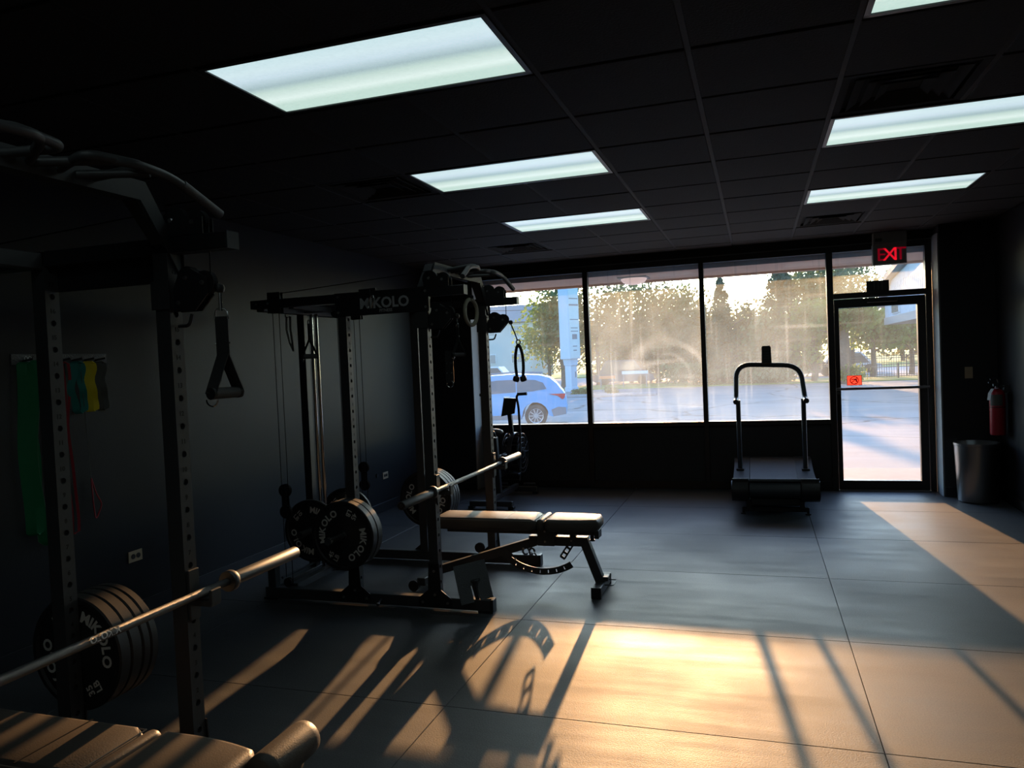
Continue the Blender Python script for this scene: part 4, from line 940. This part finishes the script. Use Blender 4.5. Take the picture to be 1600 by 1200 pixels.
# ------------------------------------------------------------------ treadmill
tm = thing('curved_treadmill', (.12, 8.0, 0), 'dark curved treadmill with tall handle frame facing the window', 'treadmill')
xl, xr = -.268, .512; ya, yb = 7.40, 8.72
def zdeck(y):
    s = (y-ya)/(yb-ya); return .345 - .085*math.sin(min(1, s*1.1)*PI) + .035*s**1.6
ys = [ya + (yb-ya)*k/22 for k in range(23)]
for x0, x1 in ((xl, xl+.155), (xr-.165, xr)):
    q = MB(); poly = [(y, zdeck(y)+.012) for y in ys] + [(y, zdeck(y)-.13) for y in reversed(ys)]
    q.prism(poly, (x0, 0, 0), (0, 1, 0), (0, 0, 1), (x1-x0, 0, 0)); q.build('side_rail', 'deck', tm)
    MB().lathe([(0, 0), (.100, 0), (.106, .006), (.106, x1-x0-.006), (.100, x1-x0), (0, x1-x0)], (x0, ya+.04, .245), (1, 0, 0), 28).build('rear_cover', 'plastic', tm, smooth=40)
q = MB(); n = 44
for k in range(n):
    y0, y1 = ya+.0 + (yb-ya)*k/n, ya + (yb-ya)*(k+1)/n
    q.beam((.119, y0+.001, zdeck(y0)-.002), (.119, y1-.0015, zdeck(y1)-.002), .455, .02)
q.build('slat_belt', 'belt', tm)
MB().lathe([(0, 0), (.078, 0), (.078, .45), (0, .45)], (-.106, ya+.04, .245), (1, 0, 0), 28).build('rear_roller', 'belt', tm, smooth=40)
MB().box((-.10, ya+.02, .10), (.34, yb-.1, .17), .01).build('under_frame', 'powder_dark', tm)
for y in (ya+.12, yb-.25): MB().box((-.18, y-.03, .03), (.42, y+.03, .07), .004).build('base_bar', 'powder_dark', tm)
for y in (ya+.12, yb-.25):
    for x in (-.17, .41):
        MB().cyl((x, y, 0), (x, y, .012), .026, n=16).cyl((x, y, .012), (x, y, .04), .012, n=10).build('levelling_foot', 'plastic', tm, smooth=40)
for x in (-.12, .36): MB().box((x-.02, ya+.06, .065), (x+.02, yb-.20, .14), .004).build('support_rail', 'powder_dark', tm)
yp = 8.30
for x in (-.205, .44):
    MB().tube([(x, yp, zdeck(yp)-.02), (x, yp, 1.045)], .024, 16).build('upright_post', 'deck', tm, smooth=50)
    MB().box((x-.04, yp-.06, zdeck(yp)), (x+.04, yp+.06, zdeck(yp)+.02), .005).build('post_base', 'plastic', tm)
hb = fillet([(-.224, yp-.14, 1.035), (-.222, yp-.02, 1.055), (-.215, yp+.12, 1.42), (.425, yp+.12, 1.385), (.455, yp-.02, 1.045), (.460, yp-.14, 1.03)], .16, 8)
MB().tube(hb, .0255, 14).build('handlebar', 'deck', tm, smooth=60)
for x, z in ((-.224, 1.035), (.460, 1.03)): MB().cyl((x, yp-.15, z), (x, yp-.13, z), .027, n=18).build('grip_cap', 'plastic', tm, smooth=40)
cs = MB(); cs.prism([(-.05, 0), (.05, 0), (.046, .17), (.036, .185), (-.036, .185), (-.046, .17)], (.095, yp+.06, 1.42), (1, 0, 0), (0, .35, 1), (0, .04, -.01)); cs = cs.build('console', 'plastic', tm)
for k in range(5): MB().box((.07, yp+.055+.0105*k+.004, 1.445+.026*k), (.12, yp+.060+.0105*k+.004, 1.457+.026*k)).build('readout', 'deck', cs)

# ------------------------------------------------------------------ air bike
bk = thing('air_bike', (-2.74, 7.95, 0), 'black air bike with fan wheel and console left of the windows', 'exercise bike')
bx = -2.74
for y in (7.50, 8.42):
    MB().box((bx-.235, y-.03, .03), (bx+.245, y+.03, .085), .006).build('foot_bar', 'powder', bk)
    for x in (bx-.22, bx+.23): MB().box((x-.03, y-.035, 0), (x+.03, y+.035, .032), .004).build('foot_cap', 'plastic', bk)
MB().beam((bx, 7.5, .09), (bx, 8.42, .09), .05, .06, bev=.004).build('base_beam', 'powder', bk)
MB().beam((bx, 7.80, .10), (bx, 7.72, .74), .05, .06, up=(0, 1, 0), bev=.004).build('seat_post', 'powder', bk)
sm = MB(); sm.tube([(bx, 7.60, .80), (bx, 7.63, .805), (bx, 7.70, .80), (bx, 7.80, .79), (bx, 7.88, .785)], [.06, .115, .11, .055, .028], 18, flat=1.0, up0=(1, 0, 0))
bmesh.ops.scale(sm.bm, vec=(1, 1, .34), verts=sm.bm.verts, space=Matrix.Translation((0, 0, -.80))); sm.build('saddle', 'vinyl', bk, smooth=60)
MB().tube(fillet([(bx-.06, 7.58, .76), (bx-.06, 7.52, .83), (bx+.06, 7.52, .83), (bx+.06, 7.58, .76)], .04), .010, 8).build('saddle_rail', 'steel', bk, smooth=50)
fc = V((bx+.045, 8.28, .50)); cg = MB()
for dx in (-.09, .09):
    for rr in (.06, .12, .18, .225): cg.tube([fc+V((dx, rr*math.cos(a), rr*math.sin(a))) for a in [2*PI*k/28 for k in range(28)]], .004, 6, closed=True)
for k in range(12):
    a = 2*PI*k/12
    for dx in (-.09, .09): cg.tube([fc+V((dx, .03*math.cos(a), .03*math.sin(a))), fc+V((dx, .225*math.cos(a), .225*math.sin(a)))], .0035, 6)
    cg.tube([fc+V((-.09, .225*math.cos(a), .225*math.sin(a))), fc+V((.09, .225*math.cos(a), .225*math.sin(a)))], .0035, 6)
cg.build('fan_cage', 'powder', bk, smooth=50)
MB().strip([fc+V((0, .235*math.cos(a), .235*math.sin(a))) for a in [math.radians(40+14*k) for k in range(13)]], (.05, 0, 0), .006).build('fan_shroud', 'deck', bk, smooth=60)
q = MB()
for k in range(8):
    a = 2*PI*k/8; q.beam(fc+V((0, .04*math.cos(a), .04*math.sin(a))), fc+V((0, .21*math.cos(a), .21*math.sin(a))), .14, .004, up=(0, -math.sin(a), math.cos(a)))
q.build('fan_blades', 'plastic', bk)
MB().cyl(fc+V((-.11, 0, 0)), fc+V((.11, 0, 0)), .03, n=18).build('fan_hub', 'steel', bk, smooth=40)
MB().box((bx-.10, 7.86, .24), (bx-.05, 8.30, .50), .02).build('chain_guard', 'plastic', bk)
for s in (-1, 1):
    x = bx + s*.165
    MB().tube(fillet([(x, 8.02, .22), (x, 8.12, .70), (x+s*.005, 8.08, 1.05), (x-s*.012, 8.06, 1.185), (x+s*.105, 8.06, 1.19)], .05, 6), .014, 10).build('moving_arm', 'powder_dark', bk, smooth=50)
    MB().tube([(x+s*.005, 8.06, 1.187), (x+s*.115, 8.06, 1.19)], .0175, 10).build('hand_grip', 'grip', bk, smooth=50)
    MB().cyl((bx+s*.05, 7.98, .30), (bx+s*.16, 7.98, .30), .012, n=10).box((bx+s*.14-.045, 7.93, .285), (bx+s*.14+.045, 8.03, .31), .005).build('pedal', 'plastic', bk)
    MB().cyl((bx+s*.10, 8.38, .12), (bx+s*.24, 8.38, .12), .014, n=10).build('foot_peg', 'steel', bk, smooth=40)
MB().beam((bx+.02, 8.26, .72), (bx+.03, 8.17, .98), .045, .045, up=(0, 1, 0), bev=.004).build('console_mast', 'powder_dark', bk)
cs = MB(); cs.prism([(-.085, 0), (.07, .03), (.088, .20), (-.06, .21)], (bx+.03, 8.13, .935), (1, .12, 0), (0, .22, 1), (-.012, .045, 0)); cs.build('console', 'plastic', bk)

# ================================================================== OUTDOORS
def lot_z(y): return -.15 if y < 10.8 else (-.15 - .27*min(1, (y-10.8)/10.7))
MB().box((-14, 8.95, -.30), (9, 10.72, -.03), .01).build('sidewalk', 'concrete', kind='structure')
q = MB(); bm = q.bm; yy = [10.3, 10.8, 14, 18, 21.5, 30, 46.5]
R = [[bm.verts.new((x, y, lot_z(y))) for x in (-60, -20, 0, 20, 50)] for y in yy]
for A, B in zip(R, R[1:]):
    for k in range(4): bm.faces.new((A[k], A[k+1], B[k+1], B[k]))
q.build('parking_lot', 'asphalt', kind='structure')
MB().box((-70, 46.5, -.60), (70, 52.5, -.36)).build('grass_verge', 'grass', kind='stuff')
bpy.data.objects['grass_verge']['label'] = 'strip of sunlit lawn along far edge of the parking lot'; bpy.data.objects['grass_verge']['category'] = 'grass'
MB().box((-120, 52.5, -.62), (120, 75, -.40)).build('road', 'road', kind='structure')
MB().box((-200, 75, -.62), (200, 260, -.34)).build('far_lawn', 'grass', kind='stuff')
bpy.data.objects['far_lawn']['label'] = 'pale green lawn far beyond the road'; bpy.data.objects['far_lawn']['category'] = 'grass'
kb = thing('parking_kerb', (-7.5, 38, lot_z(38)), 'long pale concrete kerb crossing the lot beyond the blue car', 'kerb')
MB().box((-11.5, 37.8, lot_z(38)), (-4.8, 38.1, lot_z(38)+.14), .02).build('kerb_body', 'road', kb)
# soffit over the sidewalk
MB().box((-14, 9.0, 2.53), (9, 9.90, 2.60)).build('soffit', 'soffit', kind='structure')
MB().box((-14, 9.88, 2.505), (9, 9.96, 3.4)).build('fascia', 'soffit', kind='structure')
MB().box((-14, 9.0, 2.60), (9, 9.9, 3.4)).build('facade', 'soffit', kind='structure')
sl_ = thing('soffit_lamp', (-1.42, 9.40, 2.53), 'oblong frosted lamp under the soffit seen through middle window', 'lamp')
MB().box((-1.60, 9.22, 2.515), (-1.24, 9.58, 2.53), .006).build('lamp_base', 'fascia', sl_)
q = MB(); q.lathe([(0, -.075), (.08, -.070), (.135, -.045), (.16, -.012), (.16, 0), (0, 0)], (-1.42, 9.40, 2.516), (0, 0, 1), 28); q.build('frosted_dome', 'dome', sl_, smooth=60)

# blue car: profile in X (front to -X), body is one shell
cg_ = -.42; cy = 21.5; X0 = -5.38
car = thing('suv_car', (X0-2.3, cy+.9, cg_), 'blue estate-shaped car parked beyond left window, nose to the left', 'car')
def cx(s): return X0 - s
low = [(0.03, .40), (0.0, .62), (0.02, .90), (.07, 1.02)]
q = MB()
prof = [(.05, .36), (.0, .60), (.03, .88), (.10, 1.02), (.30, 1.28), (.50, 1.46), (.80, 1.545), (1.5, 1.60), (2.3, 1.58), (2.8, 1.47), (3.45, 1.05), (4.2, .93), (4.52, .80), (4.60, .55), (4.55, .33)]
def wheelcut(c, r, n=9): return [(c + r*math.cos(a), .34 + r*math.sin(a)) for a in [PI*k/n for k in range(n, -1, -1)]]
bottom = [(4.05, .26)] + [(s, z) for s, z in wheelcut(3.62, .40)][::-1] + [(3.1, .24), (1.4, .24)] + [(s, z) for s, z in wheelcut(.96, .40)][::-1] + [(.45, .30)]
poly = prof + bottom
bm = q.bm; secs = []
for yy, ins in ((0, .10), (.05, .02), (.16, 0), (1.64, 0), (1.75, .02), (1.80, .10)):
    ring = []
    for s, z in poly:
        tum = max(0, z-.95)*.24; y = yy
        y = .9 + (yy-.9)*(1 - tum/.9)
        ring.append(bm.verts.new((cx(s + (2.3-s)*ins*.12), cy+y, cg_ + z - (ins*.05 if z > 1.2 else 0))))
    secs.append(ring)
for A, B in zip(secs, secs[1:]):
    for k in range(len(A)): bm.faces.new((A[k], A[(k+1) % len(A)], B[(k+1) % len(B)], B[k]))
bm.faces.new(secs[0][::-1]); bm.faces.new(secs[-1]); q.build('car_body', 'carblue', car, smooth=35)
def side(name, pts, m, out=.012, near=True):
    q = MB(); A = []
    for s, z in pts:
        y = .9 + (0-.9)*(1 - max(0, z-.95)*.24/.9); A.append((cx(s), cy+y-out+.004, cg_+z))
    vv = [q.bm.verts.new(p) for p in A]; v2 = [q.bm.verts.new(V(p)+V((0, .03, 0))) for p in A]; n = len(A)
    q.bm.faces.new(vv); q.bm.faces.new(v2[::-1])
    for k in range(n): q.bm.faces.new((vv[k], vv[(k+1) % n], v2[(k+1) % n], v2[k]))
    return q.build(name, m, car)
side('rear_side_window', [(.62, 1.13), (.72, 1.31), (.95, 1.40), (1.35, 1.43), (1.50, 1.43), (1.50, 1.06), (1.05, 1.07)], 'carglass')
side('side_window', [(1.54, 1.06), (1.54, 1.43), (2.1, 1.43), (2.45, 1.39), (2.45, 1.03)], 'carglass')
side('side_window', [(2.50, 1.03), (2.50, 1.38), (2.75, 1.32), (3.15, 1.05), (3.15, 1.02)], 'carglass')
side('tail_lamp', [(.06, .97), (.10, .84), (.16, .80), (.30, .91), (.55, .97)], 'lamp_red', .02)
side('bumper_cladding', [(.06, .56), (.06, .36), (.44, .30), (.50, .50), (.30, .58)], 'cartrim', .02)
side('sill_cladding', [(1.42, .38), (1.42, .25), (3.16, .25), (3.16, .38)], 'cartrim', .02)
side('door_handle', [(1.72, .955), (1.72, .93), (1.90, .93), (1.90, .955)], 'white', .03)
for s in (.96, 3.62):
    for yy, sg in ((.0, -1), (1.8, 1)):
        wc = V((cx(s), cy+yy+(.02 if sg < 0 else -.02), cg_+.335))
        ty = MB().lathe([(.22, -.02), (.30, -.02), (.335, .0), (.335, .19), (.30, .21), (.22, .21)], wc, (0, -sg, 0), 36).build('wheel', 'tyre', car, smooth=40)
        if sg < 0:
            q = MB(); q.lathe([(.205, -.012), (.225, -.018), (.228, .05), (.205, .05)], wc, (0, 1, 0), 36, close=True)
            for k in range(10):
                a = 2*PI*k/10; q.beam(wc+V((.04*math.cos(a), -.008, .04*math.sin(a))), wc+V((.21*math.cos(a), -.008, .21*math.sin(a))), .02, .030, up=(-math.sin(a), 0, math.cos(a)))
            q.cyl(wc+V((0, -.02, 0)), wc+V((0, .03, 0)), .05); q.build('rim', 'alloy', ty, smooth=40)
            MB().lathe([(0, 0), (.21, 0)], wc+V((0, .06, 0)), (0, 1, 0), 24).build('brake_disc', 'cartrim', ty)
q = MB()
for s in (-1, 1): q.tube([(cx(.75), cy+.9+s*.68, cg_+1.60), (cx(1.6), cy+.9+s*.66, cg_+1.645), (cx(2.5), cy+.9+s*.66, cg_+1.61)], .016, 6)
q.build('roof_rail', 'cartrim', car)
car.rotation_euler.z = math.radians(14.5); car.location = (-6.3-1.522, 21.5+.536, cg_)

def simple_car(name, x, y, L, Wd, H, m, label, z):
    t = thing(name, (x, y, z), label, 'car'); q = MB()
    P = [(0, .35), (0, .62*H/1.5), (.10*L, .66*H/1.5), (.24*L, H), (.68*L, H), (.86*L, .66*H/1.5), (.98*L, .58*H/1.5), (L, .35), (.95*L, .22), (.05*L, .22)]
    q.prism(P, (x-L/2, y, z), (1, 0, 0), (0, 0, 1), (0, Wd, 0)); q.build('car_body', m, t)
    MB().prism([(.14*L, .69*H/1.5), (.255*L, .93*H), (.46*L, .93*H), (.46*L, .69*H/1.5)], (x-L/2, y-.01, z), (1, 0, 0), (0, 0, 1), (0, .02, 0)).build('side_window', 'carglass', t)
    MB().prism([(.48*L, .69*H/1.5), (.48*L, .93*H), (.67*L, .93*H), (.81*L, .69*H/1.5)], (x-L/2, y-.01, z), (1, 0, 0), (0, 0, 1), (0, .02, 0)).build('side_window', 'carglass', t)
    for s in (.2, .8): MB().cyl((x-L/2+s*L, y-.02, z+.32), (x-L/2+s*L, y+.2, z+.32), .32, n=20).build('wheel', 'tyre', t, smooth=40)
simple_car('parked_car', -23.6, 66, 4.4, 1.8, 1.55, 'white', 'white car far off behind the blue car roof', -.40)
simple_car('parked_car', 6.6, 62, 4.6, 1.8, 1.6, 'white', 'pale car passing far behind the tree trunk in door glass', -.40)
MT['carhaze'] = mat('dark_blue_paint', (0.05, 0.075, 0.12), 0.4)
simple_car('parked_car', -9.0, 52.8, 4.4, 1.9, 1.75, 'carhaze', 'hazy blue vehicle parked before dark trees in middle window', -.40)
simple_car('parked_car', 3.3, 57.0, 4.2, 1.8, 1.5, 'cartrim', 'grey car half hidden by foliage at right of third window', -.40)
for x0, x1, z, m, lb in ((-9.6, -8.6, .20, 'orange', 'low orange barrier plank before the hazy blue vehicle'), (-8.15, -6.5, .45, 'white', 'low white barrier plank right of the orange one')):
    t = thing('traffic_barrier', ((x0+x1)/2, 47.5, -.36), lb, 'barrier', 'low barriers')
    MB().box((x0, 47.45, z), (x1, 47.52, z+.20), .01).build('plank', m, t)
    for x in (x0+.1, x1-.1): MB().beam((x, 47.35, -.36), (x, 47.49, z+.1), .06, .05).build('leg', 'cartrim', t)

# pylon sign
py = thing('pylon_sign', (-10.7, 44.5, lot_z(44)), 'tall pale blue pylon sign on a tapered column', 'sign')
ps = V((-10.72, 44.5, 0)); pz = lot_z(44)
RZ = Matrix.Translation(ps) @ Matrix.Rotation(math.radians(57), 4, 'Z')
MB().box((-.26, -.26, pz), (.26, .26, 1.18), .02, RZ).box((-.30, -.30, pz), (.30, .30, pz+.30), .02, RZ).build('column', 'pylon', py)
q = MB(); q.prism([(-.26, 0), (.26, 0), (.34, .38), (-.34, .38)], RZ @ V((0, -.32, 1.18)), RZ.to_3x3() @ V((1, 0, 0)), (0, 0, 1), RZ.to_3x3() @ V((0, .64, 0))); q.build('collar', 'pylon', py)
cb = MB().box((-.45, -.42, 1.56), (.45, .42, 7.2), .02, RZ).build('sign_cabinet', 'pylon', py)
MB().box((-.41, -.435, 1.62), (.41, -.421, 7.1), 0, RZ).build('sign_face', 'pylon_face', cb)
q = MB()
for z, h, w in ((5.15, .06, .36), (4.75, .10, .37), (3.9, .05, .34), (3.4, .05, .28), (3.2, .05, .30), (2.75, .30, .2), (2.3, .05, .18), (2.05, .06, .14)): q.box((-w, -.440, z), (w, -.4355, z+h), 0, RZ)
q.build('printed_line', 'cartrim', cb)
MB().box((.08, -.266, .45), (.18, -.261, .80), 0, RZ).build('meter_box', 'cartrim', py)

# far apartment block
ab = thing('apartment_block', (-33, 88, -.4), 'beige two-storey apartment block far behind the blue car', 'building')
MB().box((-42, 85, -.335), (-25.2, 95, 6.2)).build('wall', 'apt', ab)
MB().prism([(-.6, 0), (10.6, 0), (5, 2.4)], (-42.6, 85, 6.2), (0, 1, 0), (0, 0, 1), (17.9, 0, 0)).build('roof', 'roof', ab)
for z in (1.45, 4.75):
    for x in (-40.2, -36.9, -33.4, -30.3, -26.9):
        wf_ = MB().box((x-.75, 84.93, z-.06), (x+.75, 85.02, z+1.06)).build('window', 'white', ab)
        MB().box((x-.68, 84.90, z), (x-.03, 84.94, z+1.0)).build('pane', 'glassdark', wf_); MB().box((x+.03, 84.90, z), (x+.68, 84.94, z+1.0)).build('pane', 'glassdark', wf_)
# pale gabled canopy at the right
gb = thing('gabled_canopy', (9.0, 36, -.4), 'white sided gable of raised entrance canopy seen through the door', 'building')
MB().prism([(42.7, 2.95), (28.0, 2.95), (28.0, 5.95), (30.0, 5.55), (40.5, 4.70), (42.7, 3.60)], (6.3, 0, 0), (0, 1, 0), (0, 0, 1), (.2, 0, 0)).build('gable_wall', 'siding', gb)
MB().prism([(42.75, 2.60), (28.0, 2.60), (28.0, 2.95), (42.75, 2.95)], (6.25, 0, 0), (0, 1, 0), (0, 0, 1), (7, 0, 0)).build('eave_beam', 'fascia', gb)
MB().prism([(43.0, 3.50), (40.6, 4.72), (28.0, 5.98), (28.0, 6.25), (40.7, 5.0), (43.2, 3.72)], (6.0, 0, 0), (0, 1, 0), (0, 0, 1), (7.5, 0, 0)).build('roof', 'fascia', gb)
wn_ = MB().box((6.24, 38.4, 3.05), (6.31, 40.4, 3.75)).build('window', 'white', gb); MB().box((6.22, 38.55, 3.10), (6.25, 40.25, 3.70)).build('pane', 'glassdark', wn_)
q = MB()
for k in range(36): q.box((6.292, 28.2+.4*k, 2.95), (6.30, 28.22+.4*k, 4.5))
q.build('siding_batten', 'white', gb, kind='stuff')
for y in (29, 42.0): MB().box((12.5, y-.2, -.4), (12.9, y+.2, 2.6), .01).build('column', 'siding', gb)

# iron fences
def fence(y, x0, x1, z0, z1, step, label):
    t = thing('iron_fence', ((x0+x1)/2, y, z0), label, 'fence', 'black iron fences'); q = MB(); n = int((x1-x0)/step)
    for k in range(n): q.box((x0+step*k-.01, y-.01, z0+.05), (x0+step*k+.01, y+.01, z1-.03))
    q.build('pickets', 'iron', t, kind='stuff')
    for z in (z0+.12, z1-.22, z1-.08): MB().box((x0, y-.018, z-.018), (x1, y+.018, z+.018)).build('rail', 'iron', t)
    k = x0
    while k <= x1+.01:
        MB().box((k-.035, y-.035, z0), (k+.035, y+.035, z1), .005).build('post', 'iron', t); k += 1.9
fence(48.8, 5.9, 19.2, -.36, .52, .13, 'low black iron fence in front, on the grass strip')
fence(53.2, 5.2, 20.4, -.40, .98, .14, 'taller black iron fence standing behind the low one')

# overhead wires
for k, (z0, z1, y0, lb) in enumerate(((8.1, 6.2, 58, 'thin overhead wire, topmost of the three'), (6.9, 5.4, 58, 'thin overhead wire, middle of the three'), (6.2, 5.0, 58, 'thin overhead wire, lowest of the three'))):
    t = thing('overhead_wire', (-10, y0, z0), lb, 'wire', 'overhead wires')
    MB().tube([(-40, y0-2, z0+.3), (-24, y0, z0-.3), (-8, y0+1, (z0+z1)/2-.3), (8, y0+2, z1), (26, y0+4, z1+.4)], .022, 5).build('wire_strand', 'iron', t)

# trees
def crown(R, c, rx, rz, n, size, clumps, conifer=False, low=0.0):
    vs, fs = [], []
    cl = []
    for k in range(clumps):
        while True:
            p = V((R.uniform(-1, 1), R.uniform(-1, 1), R.uniform(-1, 1)))
            if p.length <= 1: break
        cl.append((V((p.x*rx*.8, p.y*rx*.8, p.z*rz*.8)), R.uniform(.16, .34)))
    for k in range(n):
        if conifer:
            h = R.random()**1.35; tier = .62 + .38*abs(math.sin(h*26)); rad = rx*(1-h)*tier*math.sqrt(R.random()); a = R.uniform(0, 2*PI)
            p = V((rad*math.cos(a), rad*math.sin(a), -rz + 2*rz*h - rad*.18))
        else:
            q, s = cl[k % clumps]; p = q + V((R.gauss(0, 1)*rx*s, R.gauss(0, 1)*rx*s, R.gauss(0, 1)*rz*s*.8))
            if p.z > rz*1.02: p.z = rz*R.uniform(.6, 1.0)
            if p.z < -rz: p.z = -rz*R.uniform(.5, 1.0)
        n_ = V((R.gauss(0, 1), R.gauss(0, 1), R.gauss(0, 1))).normalized(); t = n_.orthogonal().normalized(); b = n_.cross(t); sz = size*R.uniform(.6, 1.4)
        i = len(vs); o = c + p
        vs += [o - t*sz*.5, o + b*sz*.33, o + t*sz*.5, o - b*sz*.33]; fs.append((i, i+1, i+2, i+3))
    return vs, fs
def tree(x, y, top, rx, zb, m, seed, name, label, n=4200, conifer=False, size=.26, clumps=26, trunk=.16, zg=-.4):
    R = random.Random(seed); t = thing(name, (x, y, zg), label, 'tree' if trunk else 'shrub')
    rz = (top-zb)/2; c = V((x, y, zb+rz)); vs, fs = crown(R, c, rx, rz, n, size, clumps, conifer)
    me = bpy.data.meshes.new('foliage'); me.from_pydata([v - V((x, y, zg)) for v in vs], [], fs); me.materials.append(MT[m])
    o = bpy.data.objects.new('foliage', me); COL.objects.link(o); o.parent = t; o['kind'] = 'stuff'
    if trunk:
        q = MB(); q.tube([(x, y, zg-.1), (x+.05, y, (zg+zb)/2), (x, y, zb+rz*.6), (x+.1, y, top-rz*.4)], [trunk*1.15, trunk, trunk*.8, trunk*.3], 10).build('trunk', 'bark', t, smooth=60)
        q = MB()
        for k in range(7):
            a = R.uniform(0, 2*PI); z = zb + rz*R.uniform(-.2, .8); q.tube([(x, y, z), (x+math.cos(a)*rx*.4, y+math.sin(a)*rx*.4, z+rz*.3), (x+math.cos(a)*rx*.8, y+math.sin(a)*rx*.8, z+rz*.45)], [trunk*.4, trunk*.25, trunk*.08], 6)
        q.build('branches', 'bark', t, smooth=60)
    return t
TREES = [
 (-10.4, 60, 3.6, 2.2, -.4, 'leaf_a', 'deciduous_tree', 'dense low growth at left bottom of the middle window', dict(n=3600, trunk=.1)),
 (-7.9, 59, 3.3, 2.2, -.4, 'leaf_c', 'deciduous_tree', 'dense low growth left of centre in the middle window', dict(n=3600, trunk=.1)),
 (-5.5, 58, 3.6, 2.2, -.4, 'leaf_a', 'deciduous_tree', 'dense low growth right of centre in the middle window', dict(n=3600, trunk=.1)),
 (-2.9, 57.5, 3.4, 2.2, -.4, 'leaf_c', 'deciduous_tree', 'dense low growth behind the mullion right of middle window', dict(n=3600, trunk=.1)),
 (-13.6, 50, 6.6, 1.9, 1.2, 'leaf_b', 'deciduous_tree', 'thin-leaved tree behind the triceps rope', dict(n=2300, trunk=.12)),
 (-12.3, 49, 7.6, 1.7, .6, 'leaf_a', 'deciduous_tree', 'olive tree just left of the pylon sign', dict(n=3600, trunk=.24)),
 (-11.0, 54, 7.2, 2.4, .4, 'leaf_c', 'deciduous_tree', 'brownish tree right behind the pylon sign', dict(n=3400)),
 (-9.0, 56.5, 7.8, 2.6, .2, 'leaf_a', 'deciduous_tree', 'dense dark tree at left of the middle window', dict(n=5200)),
 (-6.9, 55.5, 7.4, 2.5, .2, 'leaf_c', 'deciduous_tree', 'dense brown-green tree in centre of the middle window', dict(n=5200)),
 (-4.9, 54, 6.3, 2.1, .0, 'leaf_a', 'deciduous_tree', 'dense tree at right of the middle window', dict(n=4800)),
 (-3.3, 52.5, 5.9, 1.9, -.2, 'leaf_c', 'deciduous_tree', 'low brown tree behind the mullion right of middle window', dict(n=4600)),
 (-2.1, 50, 6.75, 2.2, .0, 'needle', 'conifer_tree', 'pointed conifer at left of the third window', dict(n=3800, conifer=True, size=.24)),
 (-.4, 51, 5.2, 1.9, -.2, 'leaf_c', 'deciduous_tree', 'low rounded tree right of the pointed conifer', dict(n=5200)),
 (1.5, 50, 8.6, 2.5, .4, 'needle', 'conifer_tree', 'tall broad conifer in third window behind treadmill console', dict(n=5600, conifer=True, size=.25)),
 (.9, 49.2, 4.3, 1.9, -.3, 'leaf_a', 'deciduous_tree', 'bushy tree under the tall conifer', dict(n=4600)),
 (3.2, 48.4, 4.4, 1.5, .6, 'leaf_b', 'deciduous_tree', 'light green leafy tree at right of the third window', dict(n=3800)),
 (3.6, 53, 8.2, 2.5, 2.6, 'leaf_a', 'deciduous_tree', 'tall olive tree behind the door mullion', dict(n=4200)),
 (4.5, 44.5, 4.3, 1.5, 2.1, 'leaf_b', 'deciduous_tree', 'tree with thick bare trunk at left in door glass', dict(n=2600, trunk=.30)),
 (6.9, 52, 4.6, 2.3, 1.35, 'leaf_b', 'deciduous_tree', 'green spreading tree behind the fences in door glass', dict(n=3400)),
 (9.6, 55, 4.4, 2.4, .9, 'leaf_a', 'deciduous_tree', 'olive tree under the gabled canopy in door glass', dict(n=3400)),
 (6.6, 60, 8.6, 2.6, 3.6, 'leaf_a', 'deciduous_tree', 'far tree top seen above the transom bar', dict(n=3000)),
 (-17.5, 72, 5.4, 3.2, .2, 'leaf_c', 'deciduous_tree', 'distant reddish tree right of the apartment block', dict(n=3200)),
]
for k, (x, y, top, rx, zb, m, nm, lb, kw) in enumerate(TREES): tree(x, y, top, rx, zb, m, 100+k, nm, lb, **kw)
for k, (x, y, top, rx, lb) in enumerate(((4.75, 44.0, .75, .75, 'rounded green shrub at foot of the thick trunk'), (-12.0, 41.5, .45, .5, 'small shrub at left foot of the pylon sign'),
        (-8.9, 39, -.02, .5, 'tiny shrub on the kerb at left'), (-7.3, 39, .02, .35, 'tiny shrub on the kerb at right'), (-3.9, 47.4, 1.0, 2.0, 'low hedge along lawn in middle window'), (-.4, 47.3, .9, 2.6, 'low hedge along lawn in third window'))):
    tree(x, y, top, rx, lot_z(y), 'leaf_a' if k else 'leaf_b', 300+k, 'shrub', lb, n=700 if rx < 1 else 2200, trunk=0, size=.14 if rx < 1 else .2, clumps=10, zg=lot_z(y))
# tree line closing the view
for k in range(5):
    x = -18 + 11.5*k
    tree(x, 100 + 3*(k % 3), 6.6 + (k*37 % 5)*.45, 5.2, -.2, ('leaf_a', 'leaf_c')[k % 2], 500+k, 'background_tree',
         ['hazy far tree at the back of the lawn, leftmost of five', 'hazy far tree at the back of the lawn, second from left', 'hazy far tree at the back of the lawn, middle of five', 'hazy far tree at the back of the lawn, fourth from left', 'hazy far tree at the back of the lawn, rightmost of five'][k], n=2600, size=.55, trunk=.25)
for o in COL.objects:
    if o.name.startswith('background_tree') and not o.parent: o['group'] = 'far tree line'
